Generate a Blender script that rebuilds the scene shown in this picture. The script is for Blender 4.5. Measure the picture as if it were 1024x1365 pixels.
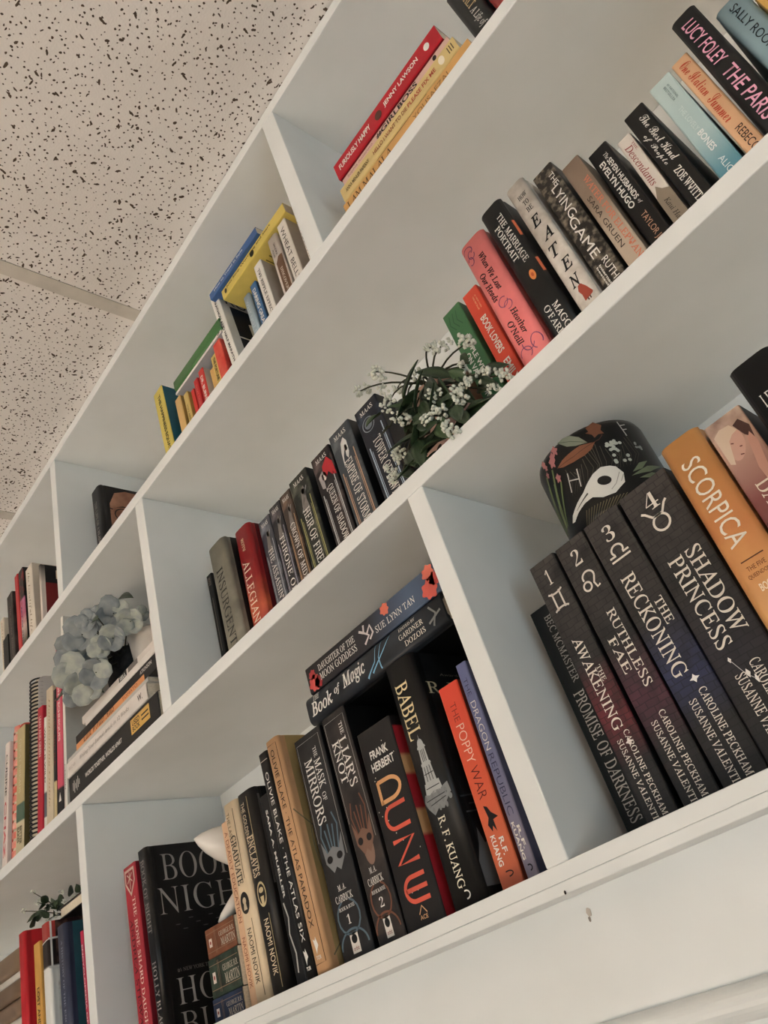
import bpy, bmesh, math, random
from mathutils import Vector, Matrix, Euler

random.seed(7)
scene = bpy.context.scene
for o in list(bpy.data.objects):
    bpy.data.objects.remove(o)
COL = scene.collection

# ------------------------------------------------------------------ camera
cam_d = bpy.data.cameras.new('camera')
cam_d.sensor_fit = 'VERTICAL'
cam_d.sensor_height = 36.0
cam_d.lens = 36.0 * 1044.0 / 1365.0
cam_d.clip_start = 0.02
cam = bpy.data.objects.new('camera', cam_d)
COL.objects.link(cam)
cam.matrix_world = Matrix(((0.61162663, 0.5800916, 0.53796524, 0.0),
                           (0.74014931, -0.17937098, -0.64807797, -0.5),
                           (-0.27944923, 0.79455634, -0.53906247, 1.5),
                           (0, 0, 0, 1)))
scene.camera = cam

# ------------------------------------------------------------------ light
world = bpy.data.worlds.new('world')
scene.world = world
world.use_nodes = True
wb = world.node_tree.nodes['Background']
wb.inputs[0].default_value = (0.97, 0.985, 1.0, 1)
wb.inputs[1].default_value = 0.13

def area(name, loc, target, size, size_y, power, color):
    l = bpy.data.lights.new(name, 'AREA')
    l.shape = 'RECTANGLE'
    l.size = size
    l.size_y = size_y
    l.energy = power
    l.color = color
    o = bpy.data.objects.new(name, l)
    COL.objects.link(o)
    o.location = loc
    o.rotation_euler = (Vector(target) - Vector(loc)).to_track_quat('-Z', 'Y').to_euler()
    return o

BOUNCE_W = 67.0
# daylight through the window in the wall opposite the bookcase
area('window_daylight', (-1.75, -3.6, 1.25), (-0.4, 0.1, 1.9), 1.3, 1.5, 16.0, (0.78, 0.91, 1.0))
# a second, cooler window in the right-hand wall
area('side_window_daylight', (2.6, -1.7, 0.95), (-0.4, 0.1, 1.7), 1.1, 1.3, 23.0, (0.66, 0.88, 1.0))
# added downlights, out of view, that brighten the floor for upward bounce
for fx in (-2.3, -0.5, 1.3):
    for fy in (-3.4, -4.8):
        area('added_bounce_light', (fx, fy, 2.59), (fx, fy, 0), 1.2, 0.6, BOUNCE_W, (0.96, 0.985, 1.0)).data.spread = math.radians(65)

vs = scene.view_settings
vs.view_transform = 'Standard'
vs.look = 'None'
vs.exposure = -0.06
vs.gamma = 1.0
vs.use_curve_mapping = False

# ------------------------------------------------------------------ materials
def lin(c):
    out = []
    g = 0.3 * c[0] + 0.59 * c[1] + 0.11 * c[2]
    k = 0.72 if max(c[:3]) < 62 else 1.0          # blacks of printed covers
    for v in c[:3]:
        v = (v + (g - v) * 0.10) * k / 255.0
        out.append(v / 12.92 if v <= 0.04045 else ((v + 0.055) / 1.055) ** 2.4)
    return (out[0], out[1], out[2], 1.0)

_mats = {}
def M(c, rough=0.5, c2=None, scale=30.0, metal=0.0, bump=0.0, spec=0.28, detail=3.0, contrast=(0.35, 0.65), stretch=(1, 1, 1)):
    key = (c, rough, c2, scale, metal, bump, spec, contrast, stretch)
    if key in _mats:
        return _mats[key]
    m = bpy.data.materials.new('paint_%d_%d_%d' % c[:3])
    m.use_nodes = True
    nt = m.node_tree
    b = nt.nodes['Principled BSDF']
    b.inputs['Roughness'].default_value = rough
    b.inputs['Metallic'].default_value = metal
    b.inputs['Specular IOR Level'].default_value = spec
    tc = nt.nodes.new('ShaderNodeTexCoord')
    mp = nt.nodes.new('ShaderNodeMapping')
    mp.inputs['Scale'].default_value = stretch
    nt.links.new(tc.outputs['Object'], mp.inputs[0])
    nz = nt.nodes.new('ShaderNodeTexNoise')
    nz.inputs['Scale'].default_value = scale
    nz.inputs['Detail'].default_value = detail
    nt.links.new(mp.outputs[0], nz.inputs['Vector'])
    ramp = nt.nodes.new('ShaderNodeValToRGB')
    e = ramp.color_ramp.elements
    if c2 is None:
        k = tuple(min(255, max(0, v * 0.93)) for v in c[:3])
        e[0].position, e[1].position = 0.3, 0.7
        e[0].color, e[1].color = lin(k), lin(c)
    else:
        e[0].position, e[1].position = contrast
        e[0].color, e[1].color = lin(c), lin(c2)
    nt.links.new(nz.outputs['Fac'], ramp.inputs[0])
    nt.links.new(ramp.outputs[0], b.inputs['Base Color'])
    if bump:
        bp = nt.nodes.new('ShaderNodeBump')
        bp.inputs['Strength'].default_value = bump
        bp.inputs['Distance'].default_value = 0.001
        nt.links.new(nz.outputs['Fac'], bp.inputs['Height'])
        nt.links.new(bp.outputs[0], b.inputs['Normal'])
    _mats[key] = m
    return m

def grad_mat(name, stops, h, rough=0.45, noise=None, nscale=25.0, metal=0.0):
    """printed colour running down the spine: stops = [(fraction from top, rgb)]; noise = (rgb, amount)"""
    m = bpy.data.materials.new(name)
    m.use_nodes = True
    nt = m.node_tree
    b = nt.nodes['Principled BSDF']
    b.inputs['Roughness'].default_value = rough
    b.inputs['Metallic'].default_value = metal
    b.inputs['Specular IOR Level'].default_value = 0.35
    tc = nt.nodes.new('ShaderNodeTexCoord')
    sp = nt.nodes.new('ShaderNodeSeparateXYZ')
    nt.links.new(tc.outputs['Object'], sp.inputs[0])
    mr = nt.nodes.new('ShaderNodeMapRange')
    mr.inputs['From Min'].default_value = h
    mr.inputs['From Max'].default_value = 0.0
    nt.links.new(sp.outputs['Z'], mr.inputs['Value'])
    ramp = nt.nodes.new('ShaderNodeValToRGB')
    cr = ramp.color_ramp
    while len(cr.elements) > 1:
        cr.elements.remove(cr.elements[0])
    for i, (p, c) in enumerate(stops):
        el = cr.elements[0] if i == 0 else cr.elements.new(p)
        el.position = p
        el.color = lin(c)
    nt.links.new(mr.outputs[0], ramp.inputs[0])
    out = ramp.outputs[0]
    if noise:
        nz = nt.nodes.new('ShaderNodeTexNoise')
        nz.inputs['Scale'].default_value = nscale
        nz.inputs['Detail'].default_value = 5
        nt.links.new(tc.outputs['Object'], nz.inputs['Vector'])
        r2 = nt.nodes.new('ShaderNodeValToRGB')
        r2.color_ramp.elements[0].position = 0.48
        r2.color_ramp.elements[1].position = 0.72
        r2.color_ramp.elements[0].color = (0, 0, 0, 1)
        a = noise[1]
        r2.color_ramp.elements[1].color = (a, a, a, 1)
        nt.links.new(nz.outputs['Fac'], r2.inputs[0])
        mx = nt.nodes.new('ShaderNodeMixRGB')
        mx.inputs[2].default_value = lin(noise[0])
        nt.links.new(r2.outputs[0], mx.inputs[0])
        nt.links.new(out, mx.inputs[1])
        out = mx.outputs[0]
    nt.links.new(out, b.inputs['Base Color'])
    return m

def brick_mat(name, tint, h):
    """print of a dark brick wall with a coloured glow two thirds down"""
    m = grad_mat(name, [(0, (66, 61, 58)), (0.42, (58, 54, 53)), (0.62, tint), (0.8, (40, 36, 38)), (1, (22, 21, 24))], h,
                 rough=0.5, noise=((30, 28, 28), 0.8), nscale=60)
    nt = m.node_tree
    b = nt.nodes['Principled BSDF']
    src = b.inputs['Base Color'].links[0].from_socket
    tc = [n for n in nt.nodes if n.type == 'TEX_COORD'][0]
    mp = nt.nodes.new('ShaderNodeMapping')
    mp.inputs['Rotation'].default_value = (math.radians(90), 0, 0)
    nt.links.new(tc.outputs['Object'], mp.inputs[0])
    nz = nt.nodes.new('ShaderNodeTexNoise')
    nz.inputs['Scale'].default_value = 90
    nt.links.new(tc.outputs['Object'], nz.inputs['Vector'])
    ad = nt.nodes.new('ShaderNodeMixRGB')
    ad.blend_type = 'LINEAR_LIGHT'
    ad.inputs[0].default_value = 0.0014
    nt.links.new(mp.outputs[0], ad.inputs[1])
    nt.links.new(nz.outputs['Color'], ad.inputs[2])
    bt = nt.nodes.new('ShaderNodeTexBrick')
    bt.inputs['Scale'].default_value = 46
    bt.inputs['Mortar Size'].default_value = 0.022
    bt.inputs['Mortar Smooth'].default_value = 0.5
    bt.inputs['Color1'].default_value = (1, 1, 1, 1)
    bt.inputs['Color2'].default_value = (0.72, 0.72, 0.72, 1)
    bt.inputs['Mortar'].default_value = (0.3, 0.3, 0.32, 1)
    nt.links.new(ad.outputs[0], bt.inputs['Vector'])
    mx = nt.nodes.new('ShaderNodeMixRGB')
    mx.blend_type = 'MULTIPLY'
    mx.inputs[0].default_value = 0.85
    nt.links.new(src, mx.inputs[1])
    nt.links.new(bt.outputs['Color'], mx.inputs[2])
    nt.links.new(mx.outputs[0], b.inputs['Base Color'])
    return m

PAPER = M((226, 214, 192), 0.9, (206, 192, 168), 220, stretch=(6, 1, 1))
WHITE_PAINT = M((229, 231, 229), 0.38, (223, 225, 222), 9, bump=0.06, spec=0.4)
CEIL_METAL = M((204, 196, 184), 0.5)
FLOOR_WOOD = M((230, 206, 180), 0.6, (218, 192, 165), 14, stretch=(1, 8, 1))

# ------------------------------------------------------------------ mesh helpers
def link(name, me, mat=None, parent=None, loc=None):
    o = bpy.data.objects.new(name, me)
    COL.objects.link(o)
    if mat is not None and me is not None and len(me.materials) == 0:
        for mm in (mat if isinstance(mat, (list, tuple)) else [mat]):
            me.materials.append(mm)
    if parent is not None:
        o.parent = parent
    if loc is not None:
        o.location = loc
    return o

def tag(o, label, cat, group=None):
    o['label'] = label
    o['category'] = cat
    if group:
        o['group'] = group
    return o

def empty(name, loc, label, cat, group=None, rot=(0, 0, 0)):
    o = bpy.data.objects.new(name, None)
    o.empty_display_size = 0.02
    COL.objects.link(o)
    o.location = loc
    o.rotation_euler = rot
    return tag(o, label, cat, group)

def mesh_from_bm(bm, name='mesh', smooth=False):
    me = bpy.data.meshes.new(name)
    bm.normal_update()
    bm.to_mesh(me)
    bm.free()
    if smooth:
        for p in me.polygons:
            p.use_smooth = True
    return me

def box_bm(x0, x1, y0, y1, z0, z1, bevel=0.0, seg=2, bm=None):
    own = bm is None
    if own:
        bm = bmesh.new()
    r = bmesh.ops.create_cube(bm, size=1.0)
    for v in r['verts']:
        v.co = Vector(((x0 + x1) / 2 + v.co.x * (x1 - x0), (y0 + y1) / 2 + v.co.y * (y1 - y0), (z0 + z1) / 2 + v.co.z * (z1 - z0)))
    if bevel:
        es = set()
        for v in r['verts']:
            es.update(v.link_edges)
        bmesh.ops.bevel(bm, geom=list(es), offset=bevel, segments=seg, affect='EDGES', profile=0.5)
    return bm

def box(name, x0, x1, y0, y1, z0, z1, mat, parent=None, bevel=0.0, seg=2):
    return link(name, mesh_from_bm(box_bm(x0, x1, y0, y1, z0, z1, bevel, seg)), mat, parent)

def structure(o):
    o['kind'] = 'structure'
    return o

def tube_bm(bm, pts, radii, n=6, caps=True):
    pts = [Vector(p) for p in pts]
    rings = []
    for i, p in enumerate(pts):
        a = pts[max(i - 1, 0)]
        b = pts[min(i + 1, len(pts) - 1)]
        d = (b - a).normalized()
        up = Vector((0, 0, 1)) if abs(d.z) < 0.9 else Vector((1, 0, 0))
        s = d.cross(up).normalized()
        t = s.cross(d).normalized()
        r = radii[i] if isinstance(radii, (list, tuple)) else radii
        rings.append([bm.verts.new(p + (s * math.cos(2 * math.pi * k / n) + t * math.sin(2 * math.pi * k / n)) * r) for k in range(n)])
    for i in range(len(rings) - 1):
        for k in range(n):
            bm.faces.new((rings[i][k], rings[i][(k + 1) % n], rings[i + 1][(k + 1) % n], rings[i + 1][k]))
    if caps:
        bm.faces.new(rings[0][::-1])
        bm.faces.new(rings[-1])
    return bm

def lathe_bm(profile, n=40, bm=None, closed=False):
    """profile = [(r, z)] turned about z"""
    bm = bm or bmesh.new()
    rings = []
    for r, z in profile:
        if r < 1e-6:
            rings.append([bm.verts.new((0, 0, z))])
        else:
            rings.append([bm.verts.new((r * math.cos(2 * math.pi * k / n), r * math.sin(2 * math.pi * k / n), z)) for k in range(n)])
    for a, b in zip(rings, rings[1:]):
        for k in range(n):
            q = (k + 1) % n
            if len(a) == 1 and len(b) == 1:
                continue
            if len(a) == 1:
                bm.faces.new((a[0], b[q], b[k]))
            elif len(b) == 1:
                bm.faces.new((a[k], a[q], b[0]))
            else:
                bm.faces.new((a[k], a[q], b[q], b[k]))
    return bm

# ------------------------------------------------------------------ room shell
X0, X1 = -2.1, 0.62            # ends of the bookcase
DEPTH = 0.236                  # front edge to back panel
ROWZ = {'t': 2.28965, 'm': 1.92635, 'b': 1.56665}

structure(box('floor', -3.4, 2.6, -6.0, 0.4, -0.05, 0.0, FLOOR_WOOD))
tag(box('floor_absorber', -2.6, 1.6, -2.1, -0.05, 0.0, 0.012, M((74, 66, 60), 0.95, (60, 54, 50), 120, bump=.5)), 'added unseen dark grey brown rug on the floor in front of the bookcase', 'absorber')  # added out of view to darken floor bounce onto lower shelves and apron
structure(box('wall_back', -3.4, 2.6, 0.262, 0.36, 0.0, 2.62, M((214, 210, 202), 0.7)))

def ceiling_tile_material():
    m = bpy.data.materials.new('acoustic_tile')
    m.use_nodes = True
    nt = m.node_tree
    N, L = nt.nodes, nt.links
    b = N['Principled BSDF']
    b.inputs['Roughness'].default_value = 0.95
    b.inputs['Specular IOR Level'].default_value = 0.1
    geo = N.new('ShaderNodeNewGeometry')
    pos = geo.outputs['Position']

    def mathn(op, a, bb=None):
        n = N.new('ShaderNodeMath')
        n.operation = op
        for i, v in enumerate((a, bb)):
            if v is None:
                continue
            if isinstance(v, (int, float)):
                n.inputs[i].default_value = v
            else:
                L.new(v, n.inputs[i])
        return n.outputs[0]
    # wobble so that the marks have ragged outlines
    nz = N.new('ShaderNodeTexNoise')
    nz.inputs['Scale'].default_value = 160
    nz.inputs['Detail'].default_value = 2
    L.new(pos, nz.inputs['Vector'])
    wob = N.new('ShaderNodeMixRGB')
    wob.blend_type = 'LINEAR_LIGHT'
    wob.inputs[0].default_value = 0.0022
    L.new(pos, wob.inputs[1])
    L.new(nz.outputs['Color'], wob.inputs[2])

    def layer(scale, stretch, angle, radius, keep, off):
        mp = N.new('ShaderNodeMapping')
        mp.vector_type = 'TEXTURE'
        mp.inputs['Rotation'].default_value = (0, 0, angle)
        mp.inputs['Scale'].default_value = (stretch, 1, 1)
        mp.inputs['Location'].default_value = (off, off * 0.7, 0)
        L.new(wob.outputs[0], mp.inputs[0])
        vo = N.new('ShaderNodeTexVoronoi')
        vo.voronoi_dimensions = '2D'
        vo.inputs['Scale'].default_value = scale
        L.new(mp.outputs[0], vo.inputs['Vector'])
        sep = N.new('ShaderNodeSeparateColor')
        L.new(vo.outputs['Color'], sep.inputs[0])
        rr = mathn('MULTIPLY', radius, mathn('ADD', mathn('MULTIPLY', sep.outputs[1], 0.7), 0.55))
        inside = mathn('LESS_THAN', vo.outputs['Distance'], rr)
        kept = mathn('LESS_THAN', sep.outputs[0], keep)
        return mathn('MULTIPLY', inside, kept)
    total = layer(118, 1.0, 0.3, 0.150, 0.78, 0.0)
    for sc, st, an, ra, ke, of in ((78, 2.8, 0.2, 0.115, 0.12, 3.1), (78, 2.4, 1.1, 0.115, 0.12, 7.7), (78, 2.8, 2.0, 0.115, 0.12, 12.3),
                                   (82, 2.4, 2.7, 0.115, 0.12, 17.9), (85, 1.5, 0.8, 0.15, 0.09, 23.3)):
        total = mathn('MAXIMUM', total, layer(sc, st, an, ra, ke, of))
    big = N.new('ShaderNodeTexNoise')
    big.inputs['Scale'].default_value = 5
    L.new(pos, big.inputs['Vector'])
    ramp = N.new('ShaderNodeValToRGB')
    ramp.color_ramp.elements[0].position = 0.3
    ramp.color_ramp.elements[1].position = 0.7
    ramp.color_ramp.elements[0].color = lin((224, 217, 210))
    ramp.color_ramp.elements[1].color = lin((233, 227, 221))
    L.new(big.outputs['Fac'], ramp.inputs[0])
    mx = N.new('ShaderNodeMixRGB')
    L.new(total, mx.inputs[0])
    L.new(ramp.outputs[0], mx.inputs[1])
    mx.inputs[2].default_value = lin((88, 74, 62))
    L.new(mx.outputs[0], b.inputs['Base Color'])
    fine = N.new('ShaderNodeTexNoise')
    fine.inputs['Scale'].default_value = 420
    L.new(pos, fine.inputs['Vector'])
    hgt = mathn('SUBTRACT', mathn('MULTIPLY', fine.outputs['Fac'], 0.25), total)
    bp = N.new('ShaderNodeBump')
    bp.inputs['Strength'].default_value = 0.5
    bp.inputs['Distance'].default_value = 0.003
    L.new(hgt, bp.inputs['Height'])
    L.new(bp.outputs[0], b.inputs['Normal'])
    return m

TILE = ceiling_tile_material()
CZ = 2.6158
ceiling = structure(box('ceiling', -3.4, 2.6, -3.9, 0.36, 2.66, 2.70, M((200, 190, 178), 0.9)))
tile_me = mesh_from_bm(box_bm(-0.2955, 0.2955, -0.5955, 0.5955, 0, 0.012, 0.0015, 1))
tile_me.materials.append(TILE)
bar_x = -0.7916
for i in range(-4, 6):
    xb = bar_x + 0.6 * i
    if xb < -3.3 or xb > 2.5:
        continue
    for j in range(3):
        yc = 0.165 - 1.2 * j
        if -3.2 < xb + 0.3 < 2.5 and j < 3:
            link('ceiling_tile', tile_me, None, ceiling, (xb + 0.3, yc, CZ + 0.0022))
    b_ = box('ceiling_grid_bar', xb - 0.012, xb + 0.012, -3.4, 0.262, CZ, CZ + 0.002, CEIL_METAL, ceiling)
for yb in (-0.435, -1.635, -2.835):
    box('ceiling_grid_bar', -3.3, 2.5, yb - 0.012, yb + 0.012, CZ - 0.0006, CZ + 0.0014, CEIL_METAL, ceiling)

# ------------------------------------------------------------------ bookcase
case = empty('bookcase', (0, 0, 0), 'tall white painted built-in bookcase filled with books up to the tiled ceiling', 'bookcase')
def part(name, x0, x1, y0, y1, z0, z1, bevel=0.0012):
    return box(name, x0, x1, y0, y1, z0, z1, WHITE_PAINT, case, bevel, 2)
part('top_board', X0, X1, 0, DEPTH, 2.5954, 2.6153)
part('shelf_board', X0, X1, 0, DEPTH, 2.27055, 2.28965)
part('shelf_board', X0, X1, 0, DEPTH, 1.90815, 1.92635)
part('shelf_board', X0, X1, 0, DEPTH, 1.5558, 1.56665, .0005)
part('shelf_edge_strip', X0, X1, 0.0006, 0.0362, 1.5476, 1.5558, 0.0008)
part('back_panel', X0, X1, DEPTH, DEPTH + 0.02, 1.40, 2.6153, 0)
for xa, xb, za, zb in ((-0.39205, -0.3651, 2.28965, 2.5954), (-1.19035, -1.1678, 2.28965, 2.5954), (-0.8865, -0.86235, 1.92635, 2.27055),
                       (-0.38285, -0.3613, 1.56665, 1.90815), (-1.1783, -1.1548, 1.56665, 1.90815),
                       (-1.70, -1.678, 1.92635, 2.27055), (0.19, 0.213, 1.92635, 2.27055)):
    part('upright', xa, xb, 0.0003, DEPTH, za, zb)
part('side_panel', X0 - 0.02, X0, 0, DEPTH, 1.5476, 2.6153)
part('side_panel', X1, X1 + 0.02, 0, DEPTH, 1.5476, 2.6153)
part('apron_panel', X0, X1, 0.036, 0.056, 0.0, 1.5476, 0)
bm = bmesh.new()
prof = [(0.036, 1.4685)]
for k in range(13):
    a = math.radians(80 - 160 * k / 12)
    prof.append((0.036 - 0.012 * math.cos(a), 1.458 + 0.0105 * math.sin(a)))
prof += [(0.036, 1.4475)]
prof = [(y, z) for y, z in prof]
va = [bm.verts.new((X0, y, z)) for y, z in prof]
vb = [bm.verts.new((X1, y, z)) for y, z in prof]
for i in range(len(prof) - 1):
    bm.faces.new((va[i], va[i + 1], vb[i + 1], vb[i]))
bm.faces.new(va[::-1])
bm.faces.new(vb)
bm.faces.new((va[0], vb[0], vb[-1], va[-1]))
link('apron_moulding', mesh_from_bm(bm, smooth=False), WHITE_PAINT, case)
# old filler marks and a nail hole on the painted apron
def spot(x, z, y, r, mat, name):
    bm = bmesh.new()
    n = 14
    vs_ = [bm.verts.new((x + r * (0.8 + 0.35 * random.random()) * math.cos(2 * math.pi * k / n), y, z + 1.4 * r * (0.8 + 0.35 * random.random()) * math.sin(2 * math.pi * k / n))) for k in range(n)]
    bm.faces.new(vs_[::-1])
    link(name, mesh_from_bm(bm), mat, case)
spot(-0.3742, 1.5487, 0.0000, 0.0011, M((60, 52, 46), 0.9), 'nail_hole')
spot(-0.3870, 1.5345, 0.0357, 0.0024, M((196, 186, 174), 0.8), 'filler_mark')
spot(-0.3885, 1.5300, 0.0356, 0.0013, M((150, 140, 130), 0.8), 'filler_mark')

# ------------------------------------------------------------------ lettering
def _map(s, up, lo, dig=None):
    out = ''
    for ch in s:
        if up and 'A' <= ch <= 'Z':
            out += chr(up + ord(ch) - 65)
        elif lo and 'a' <= ch <= 'z':
            out += '\u210e' if (lo == 0x1D44E and ch == 'h') else chr(lo + ord(ch) - 97)
        elif dig and '0' <= ch <= '9':
            out += chr(dig + ord(ch) - 48)
        else:
            out += ch
    return out
IT, IL = 0x1D434, 0x1D44E      # roman and italic book letters; bold and sans variants by offset and shear
STY = {'p': (0, 0, 0, 0, 0), 'sb': (IT, IL, 0, -0.27, 0.017), 's': (IT, IL, 0, -0.27, 0.006), 'i': (IT, IL, 0, 0, 0.004),
       'bi': (IT, IL, 0, 0, 0.02), 'c': (0x1D4D0, 0x1D4EA, 0, 0, 0),
       'd': (0, 0, 0x1D7CE, 0, -0.011), 't': (IT, IL, 0, -0.27, -0.007),
       'b': (0, 0, 0, 0, 0.022), 'si': (0, 0, 0, 0.22, 0.008), 'l': (0, 0, 0, 0, -0.012)}
TEXT_JOBS = []

class Face:
    """a printed surface of a thing: pt(a, b) with a across 0..1 and b down 0..1 -> local point"""
    def __init__(self, root, fn, curved=False):
        self.root, self.fn, self.curved = root, fn, curved
    def text(self, body, style, col, b0, b1, a0, a1, rot=True, name='lettering', rough=0.5, metal=0.0):
        TEXT_JOBS.append((self, body, style, col, b0, b1, a0, a1, rot, name, rough, metal))
        return self
    def poly(self, polys, col, name='printed_shape', rough=0.5, metal=0.0, lift=1.0, mat=None):
        bm = bmesh.new()
        for pl in polys:
            try:
                bm.faces.new([bm.verts.new((a, b, 0)) for a, b in pl])
            except ValueError:
                pass
        if self.curved:
            bmesh.ops.triangulate(bm, faces=bm.faces[:])
            for _ in range(3):
                es = [e for e in bm.edges if abs(e.verts[0].co.x - e.verts[1].co.x) > 0.045]
                if not es:
                    break
                bmesh.ops.subdivide_edges(bm, edges=es, cuts=1, use_grid_fill=True)
                bmesh.ops.triangulate(bm, faces=bm.faces[:])
        for v in bm.verts:
            v.co = self.fn(v.co.x, v.co.y, lift)
        link(name, mesh_from_bm(bm), mat or M(col, rough, metal=metal), self.root)
        return self
    def stroke(self, lines, wid, col, name='printed_line', asp=1.0, rough=0.5, metal=0.0, lift=1.0, taper=False):
        """lines: polylines in (a, b); asp = face width / face length so that the width is even"""
        if name in ('printed_scroll', 'zodiac_symbol') and len(lines) > 1:
            for ln in lines:
                self.stroke([ln], wid, col, name, asp, rough, metal, lift, taper)
            return self
        polys = []
        for ln in lines:
            P = [Vector((a * asp, b)) for a, b in ln]
            L_, R_ = [], []
            for i, p in enumerate(P):
                d = (P[min(i + 1, len(P) - 1)] - P[max(i - 1, 0)])
                if d.length < 1e-9:
                    d = Vector((1, 0))
                d.normalize()
                n = Vector((-d.y, d.x)) * wid * 0.5 * ((1 - 0.75 * i / max(1, len(P) - 1)) if taper else 1)
                L_.append(((p + n).x / asp, (p + n).y))
                R_.append(((p - n).x / asp, (p - n).y))
            for i in range(len(P) - 1):
                polys.append([L_[i], L_[i + 1], R_[i + 1], R_[i]])
        return self.poly(polys, col, name, rough, metal, lift)

def arc(cx, cy, rx, ry, a0, a1, n=14):
    return [(cx + rx * math.cos(math.radians(a0 + (a1 - a0) * k / n)), cy + ry * math.sin(math.radians(a0 + (a1 - a0) * k / n))) for k in range(n + 1)]

def ell(cx, cy, rx, ry, n=18, rot=0, asp=1.0):
    c, s = math.cos(math.radians(rot)), math.sin(math.radians(rot))
    out = []
    for k in range(n):
        t = 2 * math.pi * k / n
        x, y = rx * math.cos(t) * asp, ry * math.sin(t)
        out.append((cx + (x * c - y * s) / asp, cy + x * s + y * c))
    return out

def run_text_jobs():
    tmp = []
    for job in TEXT_JOBS:
        body, style = job[1], job[2]
        up, lo, dg, shear, off = STY[style]
        cu = bpy.data.curves.new('lettering', 'FONT')
        cu.body = _map(body, up, lo, dg)
        cu.resolution_u = 3
        cu.shear = shear
        cu.offset = off
        o = bpy.data.objects.new('lettering', cu)
        COL.objects.link(o)
        tmp.append(o)
    bpy.context.view_layer.update()
    dg_ = bpy.context.evaluated_depsgraph_get()
    for job, o in zip(TEXT_JOBS, tmp):
        face, body, style, col, b0, b1, a0, a1, rot, name, rough, metal = job
        me = bpy.data.meshes.new_from_object(o.evaluated_get(dg_))
        if len(me.vertices) == 0:
            continue
        xs = [v.co.x for v in me.vertices]
        ys = [v.co.y for v in me.vertices]
        xa, xb, ya, yb = min(xs), max(xs), min(ys), max(ys)
        for v in me.vertices:
            tx = (v.co.x - xa) / max(1e-9, xb - xa)
            ty = (v.co.y - ya) / max(1e-9, yb - ya)
            if rot:
                a, b = a0 + (a1 - a0) * ty, b0 + (b1 - b0) * tx
            else:
                a, b = a0 + (a1 - a0) * tx, b1 + (b0 - b1) * ty
            v.co = face.fn(a, b, 1.4)
        me.materials.clear()
        me.materials.append(M(col, rough, metal=metal))
        link(name, me, None, face.root)
    bpy.data.batch_remove(tmp + [o.data for o in tmp])

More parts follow.
